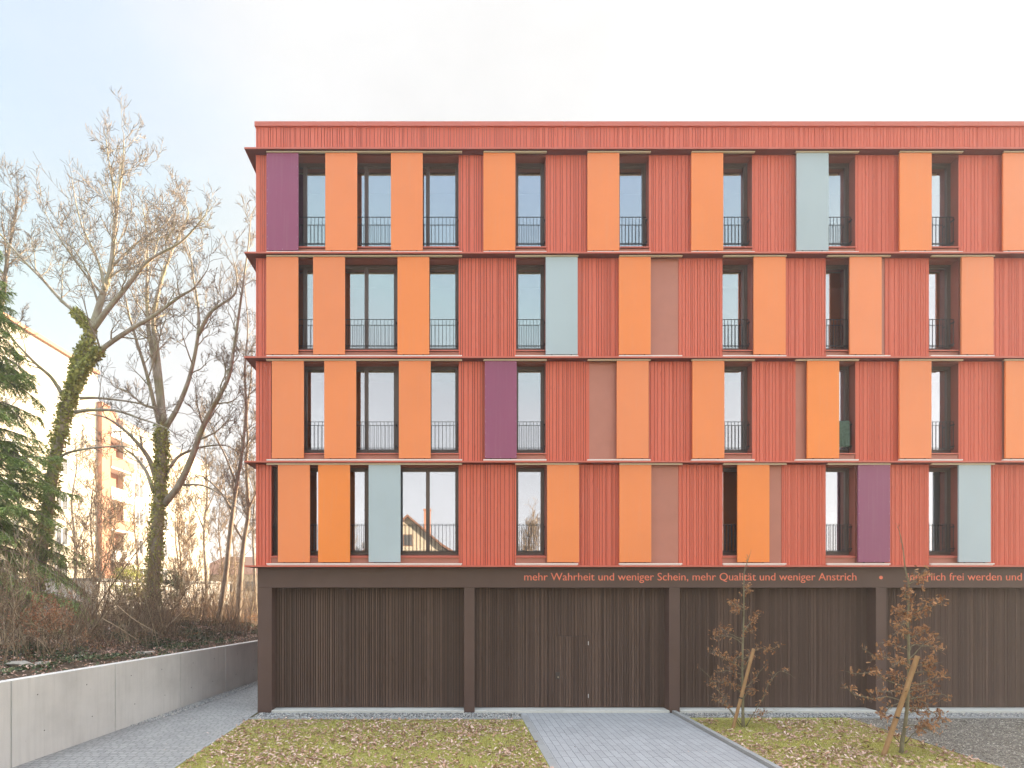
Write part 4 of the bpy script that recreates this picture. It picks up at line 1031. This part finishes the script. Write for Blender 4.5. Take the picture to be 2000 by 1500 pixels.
mb = MB(); mb.box(X0 - 14.2, X0 + .25, 7.8, 28.78, 21.9, 22.15); mb.box(X0 - 14, X0 - .6, 32.8, 50, 19.3, 19.5); mb.build('roof', M['terracotta'], bb)
mb = MB(); mb.box(X0 - 14, X0 - .8, 28.8, 32.8, 2.3, 19.9); mb.box(X0 - .8, X0 + .4, 28.8, 29.9, 2.3, 19.6); mb.build('stair_tower', M['terracotta'], bb)
mb = MB(); mb.box(X0 - 14, X0 - .3, 32.8, 50, 2.3, 19.3); mb.build('wall', M['cream'], bb)
for k in range(6):
    z = 3.2 + 2.75 * k
    m_ = MB(); m_.box(X0 - .8, X0 + .5, 29.92, 33.2, z, z + .16); o = m_.build('balcony', M['white'], bb)
    m_ = MB(); m_.box(X0 + .42, X0 + .5, 29.92, 33.2, z + .16, z + 1.1); m_.build('parapet', M['white'] if k % 2 else M['terracotta'], o)
win_grid(bb, X0, 10.3, 28, 4.2, 2.75, 6, 4.6)
win_grid(bb, X0 - .3, 34.6, 48, 4.2, 2.75, 5, 4.4)
# low buildings on the bank
gb = empty('garage_row', 'low white garage row seen through the scrub in front of the cream block', 'garage')
mb = MB(); mb.box(-25, -19.2, 13, 30, 2.2, 4.05); mb.build('wall', M['white'], gb)
mb = MB(); mb.box(-25.2, -19.0, 12.8, 30.2, 4.05, 4.2); mb.build('roof', M['kerb'], gb)
for k in range(5):
    mb = MB(); mb.box(-19.2, -19.14, 14 + 3.2 * k, 16.4 + 3.2 * k, 2.3, 3.9)
    for q in range(6): mb.box(-19.14, -19.12, 14 + 3.2 * k, 16.4 + 3.2 * k, 2.35 + q * .25, 2.55 + q * .25)
    mb.build('garage_door', M['white'], gb)
hb = empty('low_house', 'low brown house with a hipped tile roof far behind the trees at the corner', 'house')
Yh = 52; xa, xb = pxx(372, 67), pxx(520, 67)
mb = MB(); mb.box(xa, xb, Yh, Yh + 9, 2.2, 5.4); mb.build('wall', M['cream'], hb)
mb = MB(); zt = 8.0
i0 = [(xa - .5, Yh - .5, 5.4), (xb + .5, Yh - .5, 5.4), (xb + .5, Yh + 9.5, 5.4), (xa - .5, Yh + 9.5, 5.4), (xa + 2.5, Yh + 4.5, zt), (xb - 2.5, Yh + 4.5, zt)]
mb.v = i0
for f in ((0, 1, 5, 4), (1, 2, 5), (2, 3, 4, 5), (3, 0, 4), (3, 2, 1, 0)): mb.face(f)
mb.build('roof', M['roof_tile'], hb)
for k in range(3):
    mb = MB(); x = xa + 1.2 + k * 3; mb.box(x, x + 1.2, Yh - .04, Yh + .02, 3.2, 4.5); o = mb.build('window', M['far_glass'], hb)
# parked car among the scrub
def car(loc, rz, label):
    e = empty('parked_car', label, 'car'); e.location = loc; e.rotation_euler.z = rz
    prof = [(-2.1, .35), (-2.15, .75), (-1.95, .95), (-1.35, 1.0), (-.85, 1.42), (.75, 1.45), (1.45, 1.02), (1.95, .92), (2.12, .7), (2.1, .35), (1.75, .3), (-1.75, .3)]
    mb = MB(); mb.prism(prof, 'y', -.86, .86); mb.build('body', M['car_paint'], e, bevel=.06)
    for s in (-1, 1):
        mb = MB(); mb.prism([(-1.15, 1.0), (-.8, 1.36), (.7, 1.38), (1.2, 1.03)], 'y', s * .862, s * .875); mb.build('side_window', M['far_glass'], e)
        for x in (-1.3, 1.3):
            mb = MB(); mb.tube([(x, s * .70, .33), (x, s * .90, .33)], .33, 20); w = mb.build('wheel', M['rubber'], e)
            mb = MB(); mb.tube([(x, s * .901, .33), (x, s * .91, .33)], .2, 14); mb.build('rim', M['steel'], w)
    mb = MB(); mb.prism([(-1.34, 1.01), (-.86, 1.40), (-.88, 1.42), (-1.37, 1.03)], 'y', -.72, .72); mb.build('windscreen', M['far_glass'], e)
    for s in (-1, 1):
        mb = MB(); mb.box(-2.17, -2.1, s * .6 - .16, s * .6 + .16, .65, .8); mb.build('headlight', M['white'], e)
car((px(122, 1180, 30).x, 15.5, 2.35), R(78), 'silver blue car parked behind the scrub near the ivy clad tree')

# ------------------------------------------------------------------ behind the camera, mirrored in the windows
hs = empty('gabled_house', 'cream gabled house with a steep roof and chimney, mirrored in the lowest double window', 'house')
yf = -45; cx = -4.75; zr = 12.3; hw = 6.4
mb = MB(); sl = .86
mb.prism([(cx - hw, -.03), (cx + hw, -.03), (cx + hw, zr - .35 - hw * sl), (cx, zr - .35), (cx - hw, zr - .35 - hw * sl)], 'y', yf - 12, yf); mb.build('wall', M['cream'], hs)
mb = MB()
for s in (-1, 1):
    q = [(cx, zr), (cx + s * 4.0, zr - 4.0 * sl), (cx + s * 7.6, zr - 4.0 * sl - 3.6 * .62), (cx + s * 7.6, zr - .3 - 4.0 * sl - 3.6 * .62), (cx + s * 4, zr - .3 - 4 * sl), (cx, zr - .3)]
    mb.prism(q, 'y', yf - 12.4, yf + .5)
mb.build('roof', M['roof_tile'], hs)
mb = MB(); mb.box(cx + 1.8, cx + 2.6, yf - 3.0, yf - 2.2, zr - 3, zr + .9); mb.box(cx + 1.7, cx + 2.7, yf - 3.1, yf - 2.1, zr + .9, zr + 1.05); mb.build('chimney', M['terracotta'], hs)
for (x, z, w, h) in ((cx - .45, zr - 3.6, .95, 1.2), (cx - 3, zr - 6.6, 1.2, 1.3), (cx + 1.2, zr - 6.6, 1.2, 1.3), (cx - 3, 1.2, 1.2, 1.3), (cx + 1.4, 1.2, 1.2, 1.3)):
    mb = MB(); mb.box(x - .08, x + w + .08, yf - .02, yf + .05, z - .08, z + h + .08); o = mb.build('window', M['roof_tile'], hs)
    mb = MB(); mb.box(x, x + w, yf + .03, yf + .06, z, z + h); mb.build('pane', M['far_glass'], o)
for i, (x, y, h, lab) in enumerate([(9.5, -44, 13.2, 'bare tree mirrored in the lowest single window left of the middle'), (22.5, -43, 12.5, 'bare tree mirrored in the lowest window beside the plum shutter'), (17.5, -47, 11.5, 'bare tree mirrored low in the window behind the lettered beam'), (30, -44, 12.5, 'bare tree mirrored in the lowest window at the right'), (-12.5, -47, 10.5, 'bare tree beside the gabled house, mirrored between two orange shutters')]):
    T = Tree(90 + i); T.minr = .016; T.kpl = [0, 5, 5, 5]
    b0 = Vector((x, y, 0)); P = [b0 + Vector((0, 0, -.05)), b0 + Vector((.2, 0, h * .25)), b0 + Vector((-.2, .2, h * .5)), b0 + Vector((.1, 0, h * .8))]
    T.limb(P, .22, .04, 22, 4.2, 3, 7, .15, .9)
    tree_thing(T, 'bare_tree', lab, 'tree', M['stem'], M['stem'])

# ------------------------------------------------------------------ scattering volume added to imitate glare
mb = MB(); mb.box(-402, 402, -402, 602, -1.1, 27)
hz = mb.build('glare_haze', None)
hm = bpy.data.materials.new('glare_volume'); hm.use_nodes = True; hn = hm.node_tree; hn.nodes.clear()
ho = hn.nodes.new('ShaderNodeOutputMaterial'); hv = hn.nodes.new('ShaderNodeVolumePrincipled')
hv.inputs['Color'].default_value = (.97, .97, .97, 1); hv.inputs['Density'].default_value = .0021; hv.inputs['Anisotropy'].default_value = .35
hn.links.new(hv.outputs[0], ho.inputs['Volume']); hz.data.materials.clear(); hz.data.materials.append(hm)
tag(hz, 'added pale volume imitating bright glare', kind='stuff')
